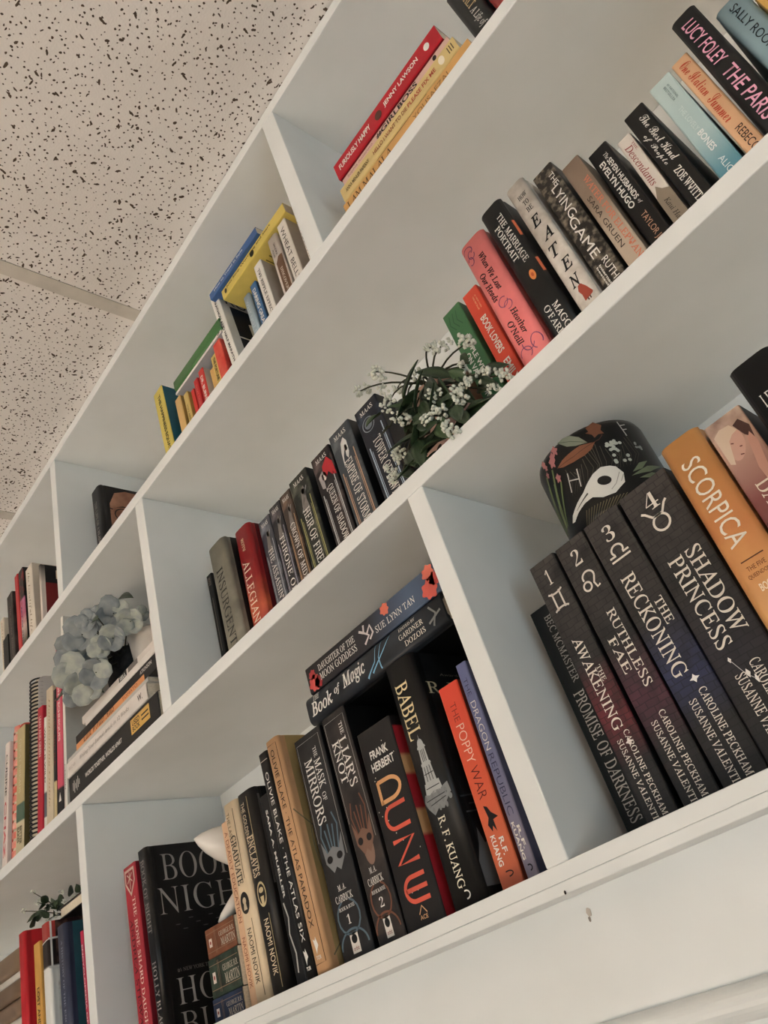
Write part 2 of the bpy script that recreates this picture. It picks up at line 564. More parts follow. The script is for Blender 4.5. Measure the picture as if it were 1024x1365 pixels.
# ------------------------------------------------------------------ books
# key: (row, x of lower left corner, y of spine, thickness, height, lean in degrees)
PL = {
'whitered':('m',-1.5090,0.005,0.0220,0.2167,8.0),
'combred':('m',-1.4796,0.005,0.0308,0.2367,7.0),
'gold':('m',-1.4415,0.005,0.0358,0.2148,6.5),
'coil':('m',-1.3893,0.005,0.0392,0.2821,5.5),
'redbk':('m',-1.3422,0.005,0.0237,0.2104,6.5),
'whitetx':('m',-1.3128,0.005,0.0105,0.1827,6.5),
'tan':('m',-1.3019,0.005,0.0270,0.2252,6.5),
'blackred':('m',-1.2708,0.005,0.0103,0.2122,6.5),
'techn':('m',-1.2561,0.005,0.0232,0.2952,6.0),
'greycov':('m',-1.2262,0.005,0.0088,0.3274,5.0),
'divergent':('m',-0.8575,0.085,0.0140,0.2069,0.1),
'insurgent':('m',-0.8025,0.058,0.0439,0.2121,-0.5),
'allegiant':('m',-0.7582,0.072,0.0367,0.2096,1.3),
'assassin':('m',-0.7186,0.090,0.0281,0.2066,0.6),
'throne':('m',-0.6851,0.087,0.0269,0.2071,0.4),
'crown':('m',-0.6564,0.087,0.0253,0.2077,0.0),
'heir':('m',-0.6255,0.084,0.0400,0.2093,-0.5),
'queen':('m',-0.5746,0.085,0.0396,0.2079,-0.5),
'empire':('m',-0.5305,0.083,0.0416,0.2105,-0.3),
'tower':('m',-0.4781,0.085,0.0424,0.2073,-0.5),
'people':('m',-0.3075,0.086,0.0270,0.2086,-0.8),
'lovers':('m',-0.2757,0.088,0.0220,0.2090,-0.8),
'whenwe':('m',-0.2422,0.062,0.0343,0.2346,-0.5),
'marriage':('m',-0.2015,0.060,0.0287,0.2428,-0.9),
'eaten':('m',-0.1682,0.062,0.0230,0.2400,-0.2),
'lying':('m',-0.1428,0.070,0.0243,0.2308,0.4),
'water':('m',-0.1153,0.072,0.0205,0.2100,0.4),
'seven':('m',-0.0944,0.085,0.0219,0.2080,1.2),
'descend':('m',-0.0698,0.090,0.0149,0.1964,1.9),
'best':('m',-0.0504,0.087,0.0216,0.2088,1.3),
'lovely':('m',-0.0213,0.085,0.0223,0.2074,1.9),
'italian':('m',0.0048,0.087,0.0167,0.2098,1.7),
'paris':('m',0.0221,0.072,0.0238,0.2305,2.4),
'rooney':('m',0.0548,0.085,0.0264,0.2111,1.5),
'yellowR':('m',0.0822,0.080,0.0300,0.1900,1.5),
'redh':('b',-1.4354,0.005,0.0270,0.2366,-1.2),
'yel':('b',-1.3713,0.005,0.0248,0.2055,-1.2),
'whitej':('b',-1.3402,0.005,0.0270,0.2239,-1.0),
'navy':('b',-1.2825,0.005,0.0308,0.2050,-0.7),
'pinkthin':('b',-1.1970,0.005,0.0095,0.1778,-1.5),
'boneshard':('b',-1.1022,0.030,0.0360,0.2281,-0.5),
'night':('b',-1.0534,0.030,0.0251,0.2356,-1.5),
'deadly':('b',-0.8880,0.060,0.0220,0.2105,0.0),
'lastgrad':('b',-0.8471,0.040,0.0301,0.2179,-0.3),
'golden':('b',-0.8151,0.040,0.0355,0.2176,-0.1),
'mueller':('b',-0.7345,0.018,0.0175,0.1880,-0.8),
'atlas6':('b',-0.7104,0.012,0.0179,0.2274,-1.5),
'atlasp':('b',-0.6877,0.008,0.0233,0.2318,-1.5),
'mask':('b',-0.6609,0.022,0.0465,0.2182,-0.1),
'liar':('b',-0.6068,0.022,0.0381,0.2190,-0.5),
'dune':('b',-0.5683,0.024,0.0505,0.1819,1.1),
'babel':('b',-0.5074,0.022,0.0400,0.2216,1.5),
'poppy':('b',-0.4546,0.030,0.0244,0.1748,1.5),
'dragon':('b',-0.4262,0.030,0.0124,0.1847,1.5),
'promise':('b',-0.3509,0.070,0.0300,0.2023,-0.5),
'awaken':('b',-0.3202,0.050,0.0280,0.2281,-0.5),
'ruthless':('b',-0.2889,0.052,0.0312,0.2285,-1.0),
'reckon':('b',-0.2548,0.050,0.0359,0.2279,-1.1),
'shadow':('b',-0.2185,0.048,0.0454,0.2277,-0.3),
'scorpica':('b',-0.1705,0.035,0.0331,0.2327,0.8),
'daughter':('b',-0.1354,0.040,0.0299,0.2272,0.8),
'leigh':('b',-0.0963,0.020,0.0318,0.2397,0.8),
'cream':('t',-1.5800,0.040,0.0200,0.1922,-6.0),
'dark':('t',-1.5105,0.030,0.0300,0.2075,-4.5),
'redthin':('t',-1.4635,0.030,0.0176,0.2306,-4.0),
'pinkblk':('t',-1.4434,0.030,0.0259,0.2277,-3.5),
'whitecurl':('t',-1.4058,0.030,0.0337,0.2061,-3.0),
'eleven':('t',-1.3462,0.030,0.0080,0.1741,0.0),
'face':('t',-1.1480,0.060,0.0371,0.2180,-1.3),
'happiness':('t',-0.8580,0.055,0.0297,0.2253,-3.0),
'amber':('t',-0.8038,0.055,0.0169,0.1577,-2.0),
'mustard':('t',-0.7780,0.055,0.0130,0.1463,-2.0),
'red1':('t',-0.7646,0.060,0.0090,0.1435,-1.0),
'red2':('t',-0.7462,0.055,0.0127,0.1457,-1.0),
'dr':('t',-0.7294,0.055,0.0147,0.1511,-1.0),
'amber2':('t',-0.7103,0.064,0.0166,0.1400,-1.0),
'twinned':('t',-0.6933,0.058,0.0156,0.1498,-1.0),
'redshort':('t',-0.6773,0.055,0.0201,0.1604,-1.0),
'marathon':('t',-0.6399,0.055,0.0197,0.2641,-4.5),
'whynot':('t',-0.5814,0.055,0.0155,0.1686,-1.0),
'daring':('t',-0.5602,0.055,0.0149,0.1724,-1.0),
'ripple':('t',-0.5405,0.055,0.0189,0.1957,-1.0),
'sugar':('t',-0.5044,0.055,0.0226,0.2058,0.5),
'wheat':('t',-0.4749,0.055,0.0198,0.2074,0.2),
'aziz':('t',-0.4411,0.055,0.0300,0.2283,0.9),
'black':('t',-0.1047,0.075,0.0333,0.2243,-1.1),
'redR':('t',-0.0680,0.075,0.0300,0.2200,-1.1),
}
SLOPE = {'t': 1.5793, 'm': 0.8527, 'b': 0.1333}

def build_book(root, w, h, d, kind, spine_mat, side_mat, vis):
    """cover (spine + two boards) and page block; returns the printed faces"""
    if kind == 'hc':
        t = 0.0026
        B = min(0.0045, 0.13 * w)
        n = 16
        outer = [(0, d), (0, B + 0.008), (0.0007, B + 0.005), (0, B + 0.002)]
        xs = [w * k / n for k in range(n + 1)]
        def surf(x):
            return B * abs(2 * x / w - 1) ** 6.0
        outer += [(x, surf(x)) for x in xs]
        outer += [(w, B + 0.002), (w - 0.0007, B + 0.005), (w, B + 0.008), (w, d)]
        def inn(p):
            x, y = p
            return (min(max(x, t), w - t), max(y, t) if 0.2 * w < x < 0.8 * w else max(y + 0.0, B * 0.6 + t))
        inner = [inn(p) for p in outer]
        inner[0], inner[-1] = (t, d), (w - t, d)
        pz0, pz1, pd, py = 0.0032, h - 0.0032, d - 0.004, B + t
    else:
        t = 0.0005
        r = min(0.0016, w * 0.12)
        outer = [(0, d), (0, r), (0.3 * r, 0.3 * r), (r, 0), (w - r, 0), (w - 0.3 * r, 0.3 * r), (w, r), (w, d)]
        inner = [(t, d), (t, r + t), (0.3 * r + t, 0.3 * r + t), (r + t, t), (w - r - t, t), (w - 0.3 * r - t, 0.3 * r + t), (w - t, r + t), (w - t, d)]
        def surf(x):
            return 0.0
        pz0, pz1, pd, py = 0.0003, h - 0.0006, d - 0.0006, 0.002
    bm = bmesh.new()
    N = len(outer)
    vo0 = [bm.verts.new((x, y, 0)) for x, y in outer]
    vo1 = [bm.verts.new((x, y, h)) for x, y in outer]
    vi0 = [bm.verts.new((x, y, 0)) for x, y in inner]
    vi1 = [bm.verts.new((x, y, h)) for x, y in inner]
    for i in range(N - 1):
        f = bm.faces.new((vo0[i], vo0[i + 1], vo1[i + 1], vo1[i]))
        sp = not (i == 0 or i == N - 2)
        f.material_index = 0 if sp else 1
        if kind == 'hc' and sp:
            f.smooth = True
        f = bm.faces.new((vi0[i + 1], vi0[i], vi1[i], vi1[i + 1]))
        f.material_index = 1
        f = bm.faces.new((vo0[i + 1], vo0[i], vi0[i], vi0[i + 1]))
        f.material_index = 0 if sp else 1
        f = bm.faces.new((vo1[i], vo1[i + 1], vi1[i + 1], vi1[i]))
        f.material_index = 0 if sp else 1
    bm.faces.new((vo0[0], vo1[0], vi1[0], vi0[0])).material_index = 1
    bm.faces.new((vo0[-1], vi0[-1], vi1[-1], vo1[-1])).material_index = 1
    link('cover', mesh_from_bm(bm), [spine_mat, side_mat], root)
    box('page_block', t * 1.02, w - t * 1.02, py, pd, pz0, pz1, PAPER, root)

    def spine_fn(a, b, lift=1.0):
        x = a * w
        return Vector((x, surf(min(max(x, 0), w)) - 0.00025 * lift, h - b * vis))

    def front_fn(a, b, lift=1.0):
        return Vector((w + 0.00025 * lift, a * d, h - b * h))
    return Face(root, spine_fn, kind == 'hc'), Face(root, front_fn)

BOOKS = {}
def as_mat(c, rough):
    return c if isinstance(c, bpy.types.Material) else M(c, rough)

def book(key, kind, label, spine, side=None, d=None, group=None, rough=0.42):
    row, x, y, w, h, lean = PL[key]
    d = d or (0.150 if h > 0.2 else 0.125)
    d = min(d, DEPTH - 0.004 - y)
    th = math.radians(lean)
    z = ROWZ[row] + (w * math.sin(th) if th > 0 else 0) + 0.0002
    root = empty('hardcover_book' if kind == 'hc' else 'paperback_book', (x, y, z), label, 'book', group, (0, th, 0))
    sm = as_mat(spine, rough)
    return build_book(root, w, h, d, kind, sm, as_mat(side, rough) if side is not None else sm, h - SLOPE[row] * y)

def hbook(kind, label, x_right, y, z, length, thick, d, spine, side=None, group=None, rough=0.42, rz=0.0):
    """a book lying flat, spine to the front, head to the left"""
    root = empty('hardcover_book' if kind == 'hc' else 'paperback_book', (x_right, y, z), label, 'book', group, (0, math.radians(-90), math.radians(rz)))
    sm = as_mat(spine, rough)
    return build_book(root, thick, length, d, kind, sm, as_mat(side, rough) if side is not None else sm, length)
CREAM, WHT, BLK = (222, 212, 196), (232, 228, 220), (26, 25, 25)
G_MID = 'books standing on the middle shelf'
G_LOW = 'books standing on the lowest shelf'
G_TOP = 'books standing on the top shelf'

# ---- middle shelf, right of the tall upright ---------------------------------
s, f = book('yellowR', 'pb', 'amber paperback at the right end of the middle shelf, last in the row', (226, 176, 88), group=G_MID)
s, f = book('rooney', 'hc', 'pale blue hardcover with thin black author lettering on the middle shelf', (150, 182, 194), group=G_MID)
s.text('SALLY ROONEY', 'p', (32, 42, 50), .06, .66, .38, .66, name='author_lettering')
s, f = book('paris', 'hc', 'black hardcover with pink hand-drawn capitals on the middle shelf', (30, 28, 29), group=G_MID)
s.text('LUCY FOLEY', 'si', (240, 168, 196), .07, .47, .22, .72, name='author_lettering')
s.text('THE PARIS', 'si', (240, 168, 196), .52, .95, .22, .72, name='title_lettering')
s, f = book('italian', 'pb', 'peach paperback with red script lettering on the middle shelf', (232, 184, 142), group=G_MID)
s.text('One Italian', 'c', (206, 62, 38), .06, .42, .25, .85, name='title_lettering')
s.text('Summer', 'c', (206, 62, 38), .46, .72, .2, .85, name='title_lettering')
s.text('REBECCA', 'p', (62, 38, 36), .8, 1.08, .3, .72, name='author_lettering')
gl = grad_mat('sky_to_sea_print', [(0, (180, 200, 198)), (.4, (168, 194, 196)), (.62, (92, 148, 164)), (.75, (58, 124, 150)), (1, (44, 104, 136))], .2074)
s, f = book('lovely', 'pb', 'pale aqua paperback fading to deep blue at its foot, middle shelf', gl, (120, 170, 180), group=G_MID)
s.text('THE LOVELY', 'p', (205, 222, 220), .32, .58, .38, .58, name='title_lettering')
s.text('BONES', 'b', (236, 240, 238), .6, .8, .36, .62, name='title_lettering')
s.text('ALICE', 'p', (225, 235, 235), .88, 1.06, .36, .6, name='author_lettering')
s.text('#1 NATIONAL', 'p', (90, 110, 115), .08, .24, .62, .72).text('BESTSELLER', 'p', (90, 110, 115), .08, .24, .46, .56)
s, f = book('best', 'pb', 'black paperback with white handwritten title on the middle shelf', (32, 31, 30), group=G_MID)
s.text('The Best Kind', 'c', WHT, .1, .62, .5, .86, name='title_lettering').text('of People', 'c', WHT, .26, .6, .12, .42, name='title_lettering')
s.text('ZOE WHITTALL', 'sb', WHT, .68, 1.12, .3, .64, name='author_lettering')
s, f = book('descend', 'pb', 'narrow cream paperback with dark red serif title on the middle shelf', (220, 210, 200), group=G_MID)
s.text('Descendants', 'i', (150, 34, 44), .1, .6, .2, .7, name='title_lettering').text('THE', 's', (150, 34, 44), .1, .2, .74, .88)
s.poly([[(0, .74), (.35, .62), (.6, .68), (1, .72), (1, 1.2), (0, 1.2)]], (140, 126, 108), 'printed_landscape')
s.text('Kaui Hart', 'i', (60, 50, 44), .78, 1.05, .3, .62, name='author_lettering')
s, f = book('seven', 'pb', 'black paperback with two lines of white bold capitals on the middle shelf', (24, 22, 23), group=G_MID)
s.text('The', 'i', WHT, .09, .15, .58, .78).text('SEVEN HUSBANDS', 'b', WHT, .16, .62, .56, .8, name='title_lettering').text('of', 'i', WHT, .64, .68, .6, .78)
s.text('EVELYN HUGO', 'b', WHT, .14, .66, .2, .48, name='title_lettering').text('TAYLOR JENKINS', 'p', (196, 150, 120), .75, 1.2, .32, .66, name='author_lettering')
gw = grad_mat('sepia_print', [(0, (120, 100, 84)), (.3, (138, 118, 100)), (.55, (186, 168, 148)), (1, (176, 156, 136))], .21, noise=((150, 132, 112), .5))
s, f = book('water', 'pb', 'brown sepia paperback with coral capitals on the middle shelf', gw, (120, 104, 88), group=G_MID)
s.text('WATER FOR ELEPHANTS', 'sb', (214, 122, 92), .2, 1.1, .56, .86, name='title_lettering').text('SARA GRUEN', 'p', (64, 52, 44), .36, .86, .2, .44, name='author_lettering')
ml = M((46, 40, 34), .45, (150, 138, 120), 130, contrast=(.46, .78))
s, f = book('lying', 'pb', 'mottled dark brown paperback with thin white capitals on the middle shelf', ml, (58, 52, 46), group=G_MID)
s.text('THE', 'p', WHT, .07, .18, .62, .86).text('LYING', 'p', WHT, .18, .46, .4, .78, name='title_lettering').text('GAME', 'p', WHT, .46, .8, .26, .64, name='title_lettering')
s.text('RUTH WARE', 'p', WHT, .84, 1.2, .5, .78, name='author_lettering').text('International', 'b', WHT, .86, 1.1, .3, .4).text('bestselling', 'b', WHT, .86, 1.08, .16, .26)
mc = M((214, 206, 196), .5, (184, 174, 162), 60)
s, f = book('eaten', 'hc', 'cream hardcover with scattered black letters and a small red figure on the spine', mc, group=G_MID)
s.text('HOW', 's', BLK, .1, .135, .34, .8, rot=False).text('TO', 's', BLK, .155, .19, .42, .7, rot=False).text('BE', 's', BLK, .21, .245, .4, .72, rot=False)
for k, ch in enumerate('EATEN'):
    s.text(ch, 'bi', BLK, .29 + .125 * k, .37 + .125 * k, .24 + (.1 if k % 2 else 0), .72 + (.12 if k % 2 else 0), rot=False, name='title_lettering')
s.poly([[(.36, .9), (.45, .87), (.6, .868), (.66, .885), (.72, .9), (.86, .955), (.8, .965), (.4, .975), (.42, .93)]], (170, 70, 52), 'printed_figure')
s.stroke([[(.55, .965), (.55, .985)], [(.66, .965), (.66, .985)]], .006, (90, 60, 50), asp=.12)
s, f = book('marriage', 'hc', 'black hardcover with white serif capitals and an orange oval on the middle shelf', (27, 27, 26), group=G_MID)
s.text('THE MARRIAGE', 's', WHT, .1, .5, .54, .78, name='title_lettering').text('PORTRAIT', 's', WHT, .16, .45, .24, .48, name='title_lettering')
s.poly([ell(.56, .6, .12, .036)], (222, 128, 62), 'printed_medallion').poly([ell(.56, .6, .05, .014)], (190, 84, 44), 'printed_medallion', lift=1.6)
s.poly([[(.93, .2), (1, .2), (1, .33), (.93, .33)]], (214, 104, 66), 'printed_strip').poly([[(.93, .52), (1, .52), (1, .63), (.93, .63)]], (214, 104, 66), 'printed_strip')
s.text('MAGGIE', 's', WHT, .84, 1.08, .56, .8, name='author_lettering').text("O'FARRELL", 's', WHT, .82, 1.15, .24, .48, name='author_lettering')
s, f = book('whenwe', 'hc', 'coral pink hardcover with black blackletter title and purple scrolls on the middle shelf', (244, 124, 122), group=G_MID)
s.text('When We Lost', 'bi', BLK, .15, .47, .48, .7, name='title_lettering').text('Our Heads', 'bi', BLK, .28, .52, .18, .4, name='title_lettering')
s.text('Heather', 'bi', BLK, .64, .84, .5, .72, name='author_lettering').text("O'Neill", 'bi', BLK, .7, .88, .2, .42, name='author_lettering')
PUR = (128, 70, 110)
s.stroke([arc(.24, .06, .18, .03, 180, 420), arc(.3, .1, .12, .03, 0, 300), arc(.2, .14, .1, .03, 200, 500), arc(.45, .56, .16, .035, 0, 320), arc(.55, .6, .14, .03, 180, 480),
          arc(.3, .95, .2, .04, 180, 420), arc(.75, .93, .18, .05, 120, 400), arc(.5, .9, .2, .05, 30, 200)], .005, PUR, 'printed_scroll', asp=.18)
s, f = book('lovers', 'pb', 'orange red paperback with white bold capitals beside the coral hardcover', (222, 74, 52), group=G_MID)
s.text('BOOK LOVERS', 'b', WHT, .32, .74, .34, .72, name='title_lettering').text('EMILY', 'b', WHT, .82, 1.05, .34, .72, name='author_lettering')
s.text('#1 NEW YORK', 'p', (240, 200, 150), .08, .24, .66, .74).text('TIMES BESTSELLER', 'p', (240, 200, 150), .08, .24, .5, .58)
s, f = book('people', 'pb', 'green paperback with white condensed capitals behind the white-flowered plant', (62, 112, 70), group=G_MID)
s.text('PEOPLE WE MEET', 'b', WHT, .34, .95, .5, .72, name='title_lettering').text('ON VACATION', 'b', WHT, .5, .98, .18, .42, name='title_lettering')
for q in (.3, .5, .7):
    s.stroke([[(q, .05), (q - .12, .14), (q + .05, .22)]], .006, (40, 84, 52), 'printed_palm', asp=.18)

# the seven matching fantasy paperbacks
SAGA = [('assassin', (66, 68, 76), (150, 155, 165), "THE ASSASSIN'S", (170, 175, 182), 'slate grey paperback of the matching fantasy row, leftmost beside the red hardcover'),
        ('throne', (54, 52, 56), (120, 112, 116), 'THRONE OF', (160, 160, 175), 'charcoal paperback of the matching fantasy row, second from the red hardcover'),
        ('crown', (64, 52, 44), (140, 110, 90), 'CROWN OF MIDN', (190, 150, 110), 'dark brown paperback of the matching fantasy row with copper side lines'),
        ('heir', (42, 47, 40), (110, 112, 96), 'HEIR OF FIRE', (165, 160, 100), 'dark green paperback of the matching fantasy row with yellow side lines'),
        ('queen', (48, 40, 42), (120, 100, 96), 'QUEEN OF SHADOWS', (190, 190, 190), 'dark paperback of the matching fantasy row with a red-haired figure'),
        ('empire', (58, 64, 70), (110, 116, 120), 'EMPIRE OF STORMS', (190, 150, 120), 'grey misty paperback of the matching fantasy row with a white-haired figure'),
        ('tower', (36, 42, 56), (60, 70, 86), 'TOWER OF DAWN', (170, 190, 210), 'navy paperback of the matching fantasy row, rightmost beside the white-flowered plant')]
for key, c1, c2, title, lc, lab in SAGA:
    sm = M(c1, .42, c2, 45, contrast=(.5, .85))
    s, f = book(key, 'pb', lab, sm, (26, 26, 28), group=G_MID)
    s.text('MAAS', 's', WHT, .045, .095, .22, .78, rot=False, name='author_lettering')
    if key in ('assassin', 'throne', 'crown'):
        s.text(title, 's', WHT, .38, 1.05, .34, .72, name='title_lettering')
    else:
        s.text(title, 's', WHT, .40 if key != 'empire' else .36, 1.05 if key != 'heir' else 1.0, .34, .68, name='title_lettering')
    s.stroke([[(.14, .45), (.14, 1.2)], [(.86, .3), (.86, 1.2)]], .008, lc, 'printed_line', asp=.2)
    s.stroke([[(.2, .5), (.2, 1.2)], [(.8, .4), (.8, 1.2)]], .004, lc, 'printed_line', asp=.2)
    if key == 'queen':
        s.poly([[(.45, .16), (.75, .1), (.95, .2), (.98, .36), (.8, .33), (.66, .26), (.5, .3), (.4, .24)]], (188, 38, 46), 'printed_hair')
        s.poly([ell(.42, .27, .12, .05)], (196, 178, 168), 'printed_face').poly([[(.15, .24), (.4, .2), (.35, .4), (.2, .38)]], (170, 160, 158), 'printed_cloak')
    elif key == 'empire':
        s.poly([[(.42, .16), (.58, .12), (.68, .18), (.66, .3), (.56, .36), (.5, .32), (.54, .22), (.4, .3), (.3, .42), (.34, .26)]], (212, 210, 206), 'printed_hair')
        s.poly([ell(.56, .24, .07, .035)], (170, 150, 138), 'printed_face')
    elif key == 'tower':
        s.stroke([arc(.4, .22, .24, .075, 0, 360, 24)], .008, (140, 150, 160), 'printed_ring', asp=.24)
        s.poly([ell(.4, .22, .16, .05)], (112, 120, 130), 'printed_figure')
    else:
        s.poly([[(.5, .18), (.64, .15), (.72, .22), (.66, .32), (.72, .44), (.48, .46), (.36, .36), (.44, .26)]], (128, 122, 116), 'printed_figure')
        s.poly([ell(.58, .21, .09, .035)], (186, 176, 166), 'printed_face')
        s.stroke([[(.3, .42), (.8, .18)]], .008, (150, 150, 150), 'printed_sword', asp=.18)

ga = grad_mat('ember_print', [(0, (156, 24, 30)), (.4, (150, 26, 28)), (.62, (196, 84, 48)), (.75, (150, 30, 28)), (1, (120, 18, 24))], .2096, noise=((110, 14, 20), .6))
s, f = book('allegiant', 'hc', 'red hardcover with pale serif capitals and an ember glow, left of the fantasy row', ga, (92, 14, 20), group=G_MID)
s.text('ROTH', 'sb', (226, 190, 150), .12, .26, .4, .58, name='author_lettering').text('ALLEGIANT', 's', (232, 214, 190), .36, 1.08, .22, .66, name='title_lettering')
gi = M((132, 128, 112), .5, (104, 100, 88), 26)
s, f = book('insurgent', 'hc', 'olive grey hardcover with dark stamped capitals near the upright', gi, (40, 36, 32), group=G_MID)
s.text('INSURGENT', 's', (48, 46, 40), .26, 1.0, .3, .68, name='title_lettering')
s, f = book('divergent', 'pb', 'thin black book tucked left of the olive grey hardcover', (28, 27, 26), group=G_MID)
s.text('ROTH', 'sb', (140, 130, 118), .04, .14, .3, .7)
s.stroke([[(.5, .3), (.5, .95)]], .01, (110, 104, 96), asp=.1)

# ---- lowest shelf, right bay ---------------------------------------------------
s, f = book('promise', 'pb', 'black paperback with thin grey serif lettering against the upright', M((16, 20, 22), .4, (24, 32, 34), 30), group=G_LOW)
s.text('BEC MCMASTER', 's', (150, 148, 144), .05, .38, .42, .66, name='author_lettering').text('PROMISE OF DARKNESS', 's', (176, 172, 166), .42, .98, .24, .62, name='title_lettering')
SIL = (226, 217, 204)
def zodiac(key, num, lines1, tint, lab, group='four matching numbered brick-print paperbacks'):
    h = PL[key][4]
    s, f = book(key, 'pb', lab, brick_mat('brick_wall_print', tint, h), (24, 22, 22), group=group)
    s.text(num, 'd', SIL, .045, .108, .38 if num != '1' else .44, .64 if num != '1' else .6, rot=False, name='number_lettering')
    for t_, b0, b1, a0, a1 in lines1:
        s.text(t_, 's', SIL, b0, b1, a0, a1, name='title_lettering')
    s.text('CAROLINE PECKHAM', 's', SIL, .71, 1.0, .54, .72, name='author_lettering').text('SUSANNE VALENTI', 's', SIL, .73, 1.0, .24, .42, name='author_lettering')
    return s
s = zodiac('awaken', '1', [('THE', .47, .53, .66, .8), ('AWAKENING', .34, .7, .3, .64)], (104, 34, 42), 'brick-print paperback numbered 1 with a twins symbol and silver title')
s.stroke([arc(.5, .13, .3, .018, 150, 30), arc(.5, .225, .3, .018, -150, -30), [(.36, .14), (.36, .215)], [(.64, .14), (.64, .215)]], .0075, SIL, 'zodiac_symbol', asp=.125)
s.poly([[(.58, .735), (.62, .745), (.7, .75), (.62, .755), (.58, .765), (.54, .755), (.46, .75), (.54, .745)]], (240, 230, 225), 'printed_star')
s = zodiac('ruthless', '2', [('RUTHLESS', .32, .62, .54, .8), ('FAE', .41, .55, .22, .46)], (80, 42, 56), 'brick-print paperback numbered 2 with a lion symbol and silver title')
s.stroke([arc(.42, .2, .12, .017, 0, 360, 20), arc(.56, .168, .18, .022, 160, 380, 16), [(.73, .176), (.64, .2), (.68, .222), (.78, .218)]], .0075, SIL, 'zodiac_symbol', asp=.14)
s = zodiac('reckon', '3', [('RECKONING', .25, .65, .22, .58), ('THE', .38, .48, .66, .86)], (44, 50, 84), 'brick-print paperback numbered 3 with a scales symbol and silver title')
s.stroke([[(.24, .185), (.76, .185)], [(.24, .168), (.4, .168)] + arc(.5, .15, .15, .02, 140, 400, 14)[:] + [(.6, .168), (.76, .168)]], .0075, SIL, 'zodiac_symbol', asp=.155)
s.poly([[(.6, .66), (.64, .67), (.72, .675), (.64, .68), (.6, .69), (.56, .68), (.48, .675), (.56, .67)]], (240, 235, 230), 'printed_star')
s = zodiac('shadow', '4', [('SHADOW', .3, .62, .56, .84), ('PRINCESS', .3, .64, .22, .5)], (52, 48, 60), 'widest brick-print paperback, numbered 4 with a bull symbol and silver title')
s.stroke([arc(.5, .165, .15, .03, 0, 360, 22), [(.24, .1), (.3, .108), (.4, .134), (.5, .137), (.6, .134), (.7, .108), (.76, .1)]], .0085, SIL, 'zodiac_symbol', asp=.2)
s.stroke([[(.3, .68), (.42, .74), (.52, .765)]], .002, (190, 186, 184), 'printed_line', asp=.2)
s.poly([[(.3, .67), (.33, .68), (.3, .69), (.27, .68)], [(.45, .725), (.49, .74), (.45, .755), (.41, .74)], [(.53, .75), (.56, .765), (.53, .78), (.5, .765)]], (240, 236, 230), 'printed_star')
go = grad_mat('desert_print', [(0, (208, 144, 78)), (.35, (202, 126, 70)), (.6, (208, 148, 86)), (1, (202, 156, 92))], .2327, noise=((226, 168, 96), .5))
s, f = book('scorpica', 'hc', 'orange hardcover with tall white narrow capitals right of the brick-print books', go, group=G_LOW)
s.text('SCORPICA', 'p', (240, 228, 208), .09, .42, .26, .72, name='title_lettering')
s.stroke([[(.28, .47), (.8, .47)], [(.28, .64), (.8, .64)]], .004, (90, 52, 30), asp=.14)
s.text('THE FIVE', 'p', (110, 62, 34), .49, .505, .32, .74, rot=False).text('QUEENDOMS', 'p', (110, 62, 34), .515, .53, .26, .8, rot=False)
s.text('BOOK', 'b', (244, 222, 190), .55, .575, .36, .72, rot=False).text('ONE', 'b', (244, 222, 190), .59, .615, .42, .68, rot=False)
s.text('G. R. MACALLISTER', 'p', (70, 44, 30), .7, 1.0, .36, .6, name='author_lettering')
gd = grad_mat('portrait_print', [(0, (206, 180, 160)), (.1, (190, 150, 132)), (.3, (130, 70, 66)), (.5, (70, 26, 30)), (1, (50, 18, 22))], .2272, noise=((84, 36, 36), .7), nscale=38)
s, f = book('daughter', 'pb', 'wine red paperback with a pale painted portrait, lowest shelf right', gd, (60, 40, 38), group=G_LOW)
s.poly([ell(.46, .115, .2, .055, rot=25, asp=.15)], (206, 160, 142), 'printed_face').poly([[(.1, .05), (.3, .035), (.55, .04), (.66, .07), (.5, .075), (.36, .09), (.28, .13), (.2, .17), (.1, .16)]], (214, 190, 166), 'printed_hair', lift=1.3)
s.poly([[(.62, .05), (.8, .04), (.95, .08), (.9, .13), (.74, .1)]], (74, 44, 38), 'printed_hair', lift=1.3).poly([[(.6, .22), (.74, .12), (.86, .1), (.92, .14), (.84, .2), (.76, .27), (.62, .27)]], (198, 146, 128), 'printed_hand', lift=1.4)
s.stroke([[(.36, .1), (.42, .105)], [(.5, .125), (.56, .128)], [(.42, .15), (.5, .155)]], .004, (110, 60, 54), 'printed_features', asp=.15, lift=1.8)
s.text('DAUGHTER', 's', (232, 220, 200), .26, .6, .3, .66, name='title_lettering')
s, f = book('leigh', 'hc', 'glossy black hardcover with white serif author name at the right frame edge', (26, 25, 26), group=G_LOW, rough=.3)
s.text('LEIGH', 's', WHT, .12, .165, .26, .84, rot=False, name='author_lettering').text('BARDUGO', 's', WHT, .18, .215, .22, .9, rot=False, name='author_lettering')

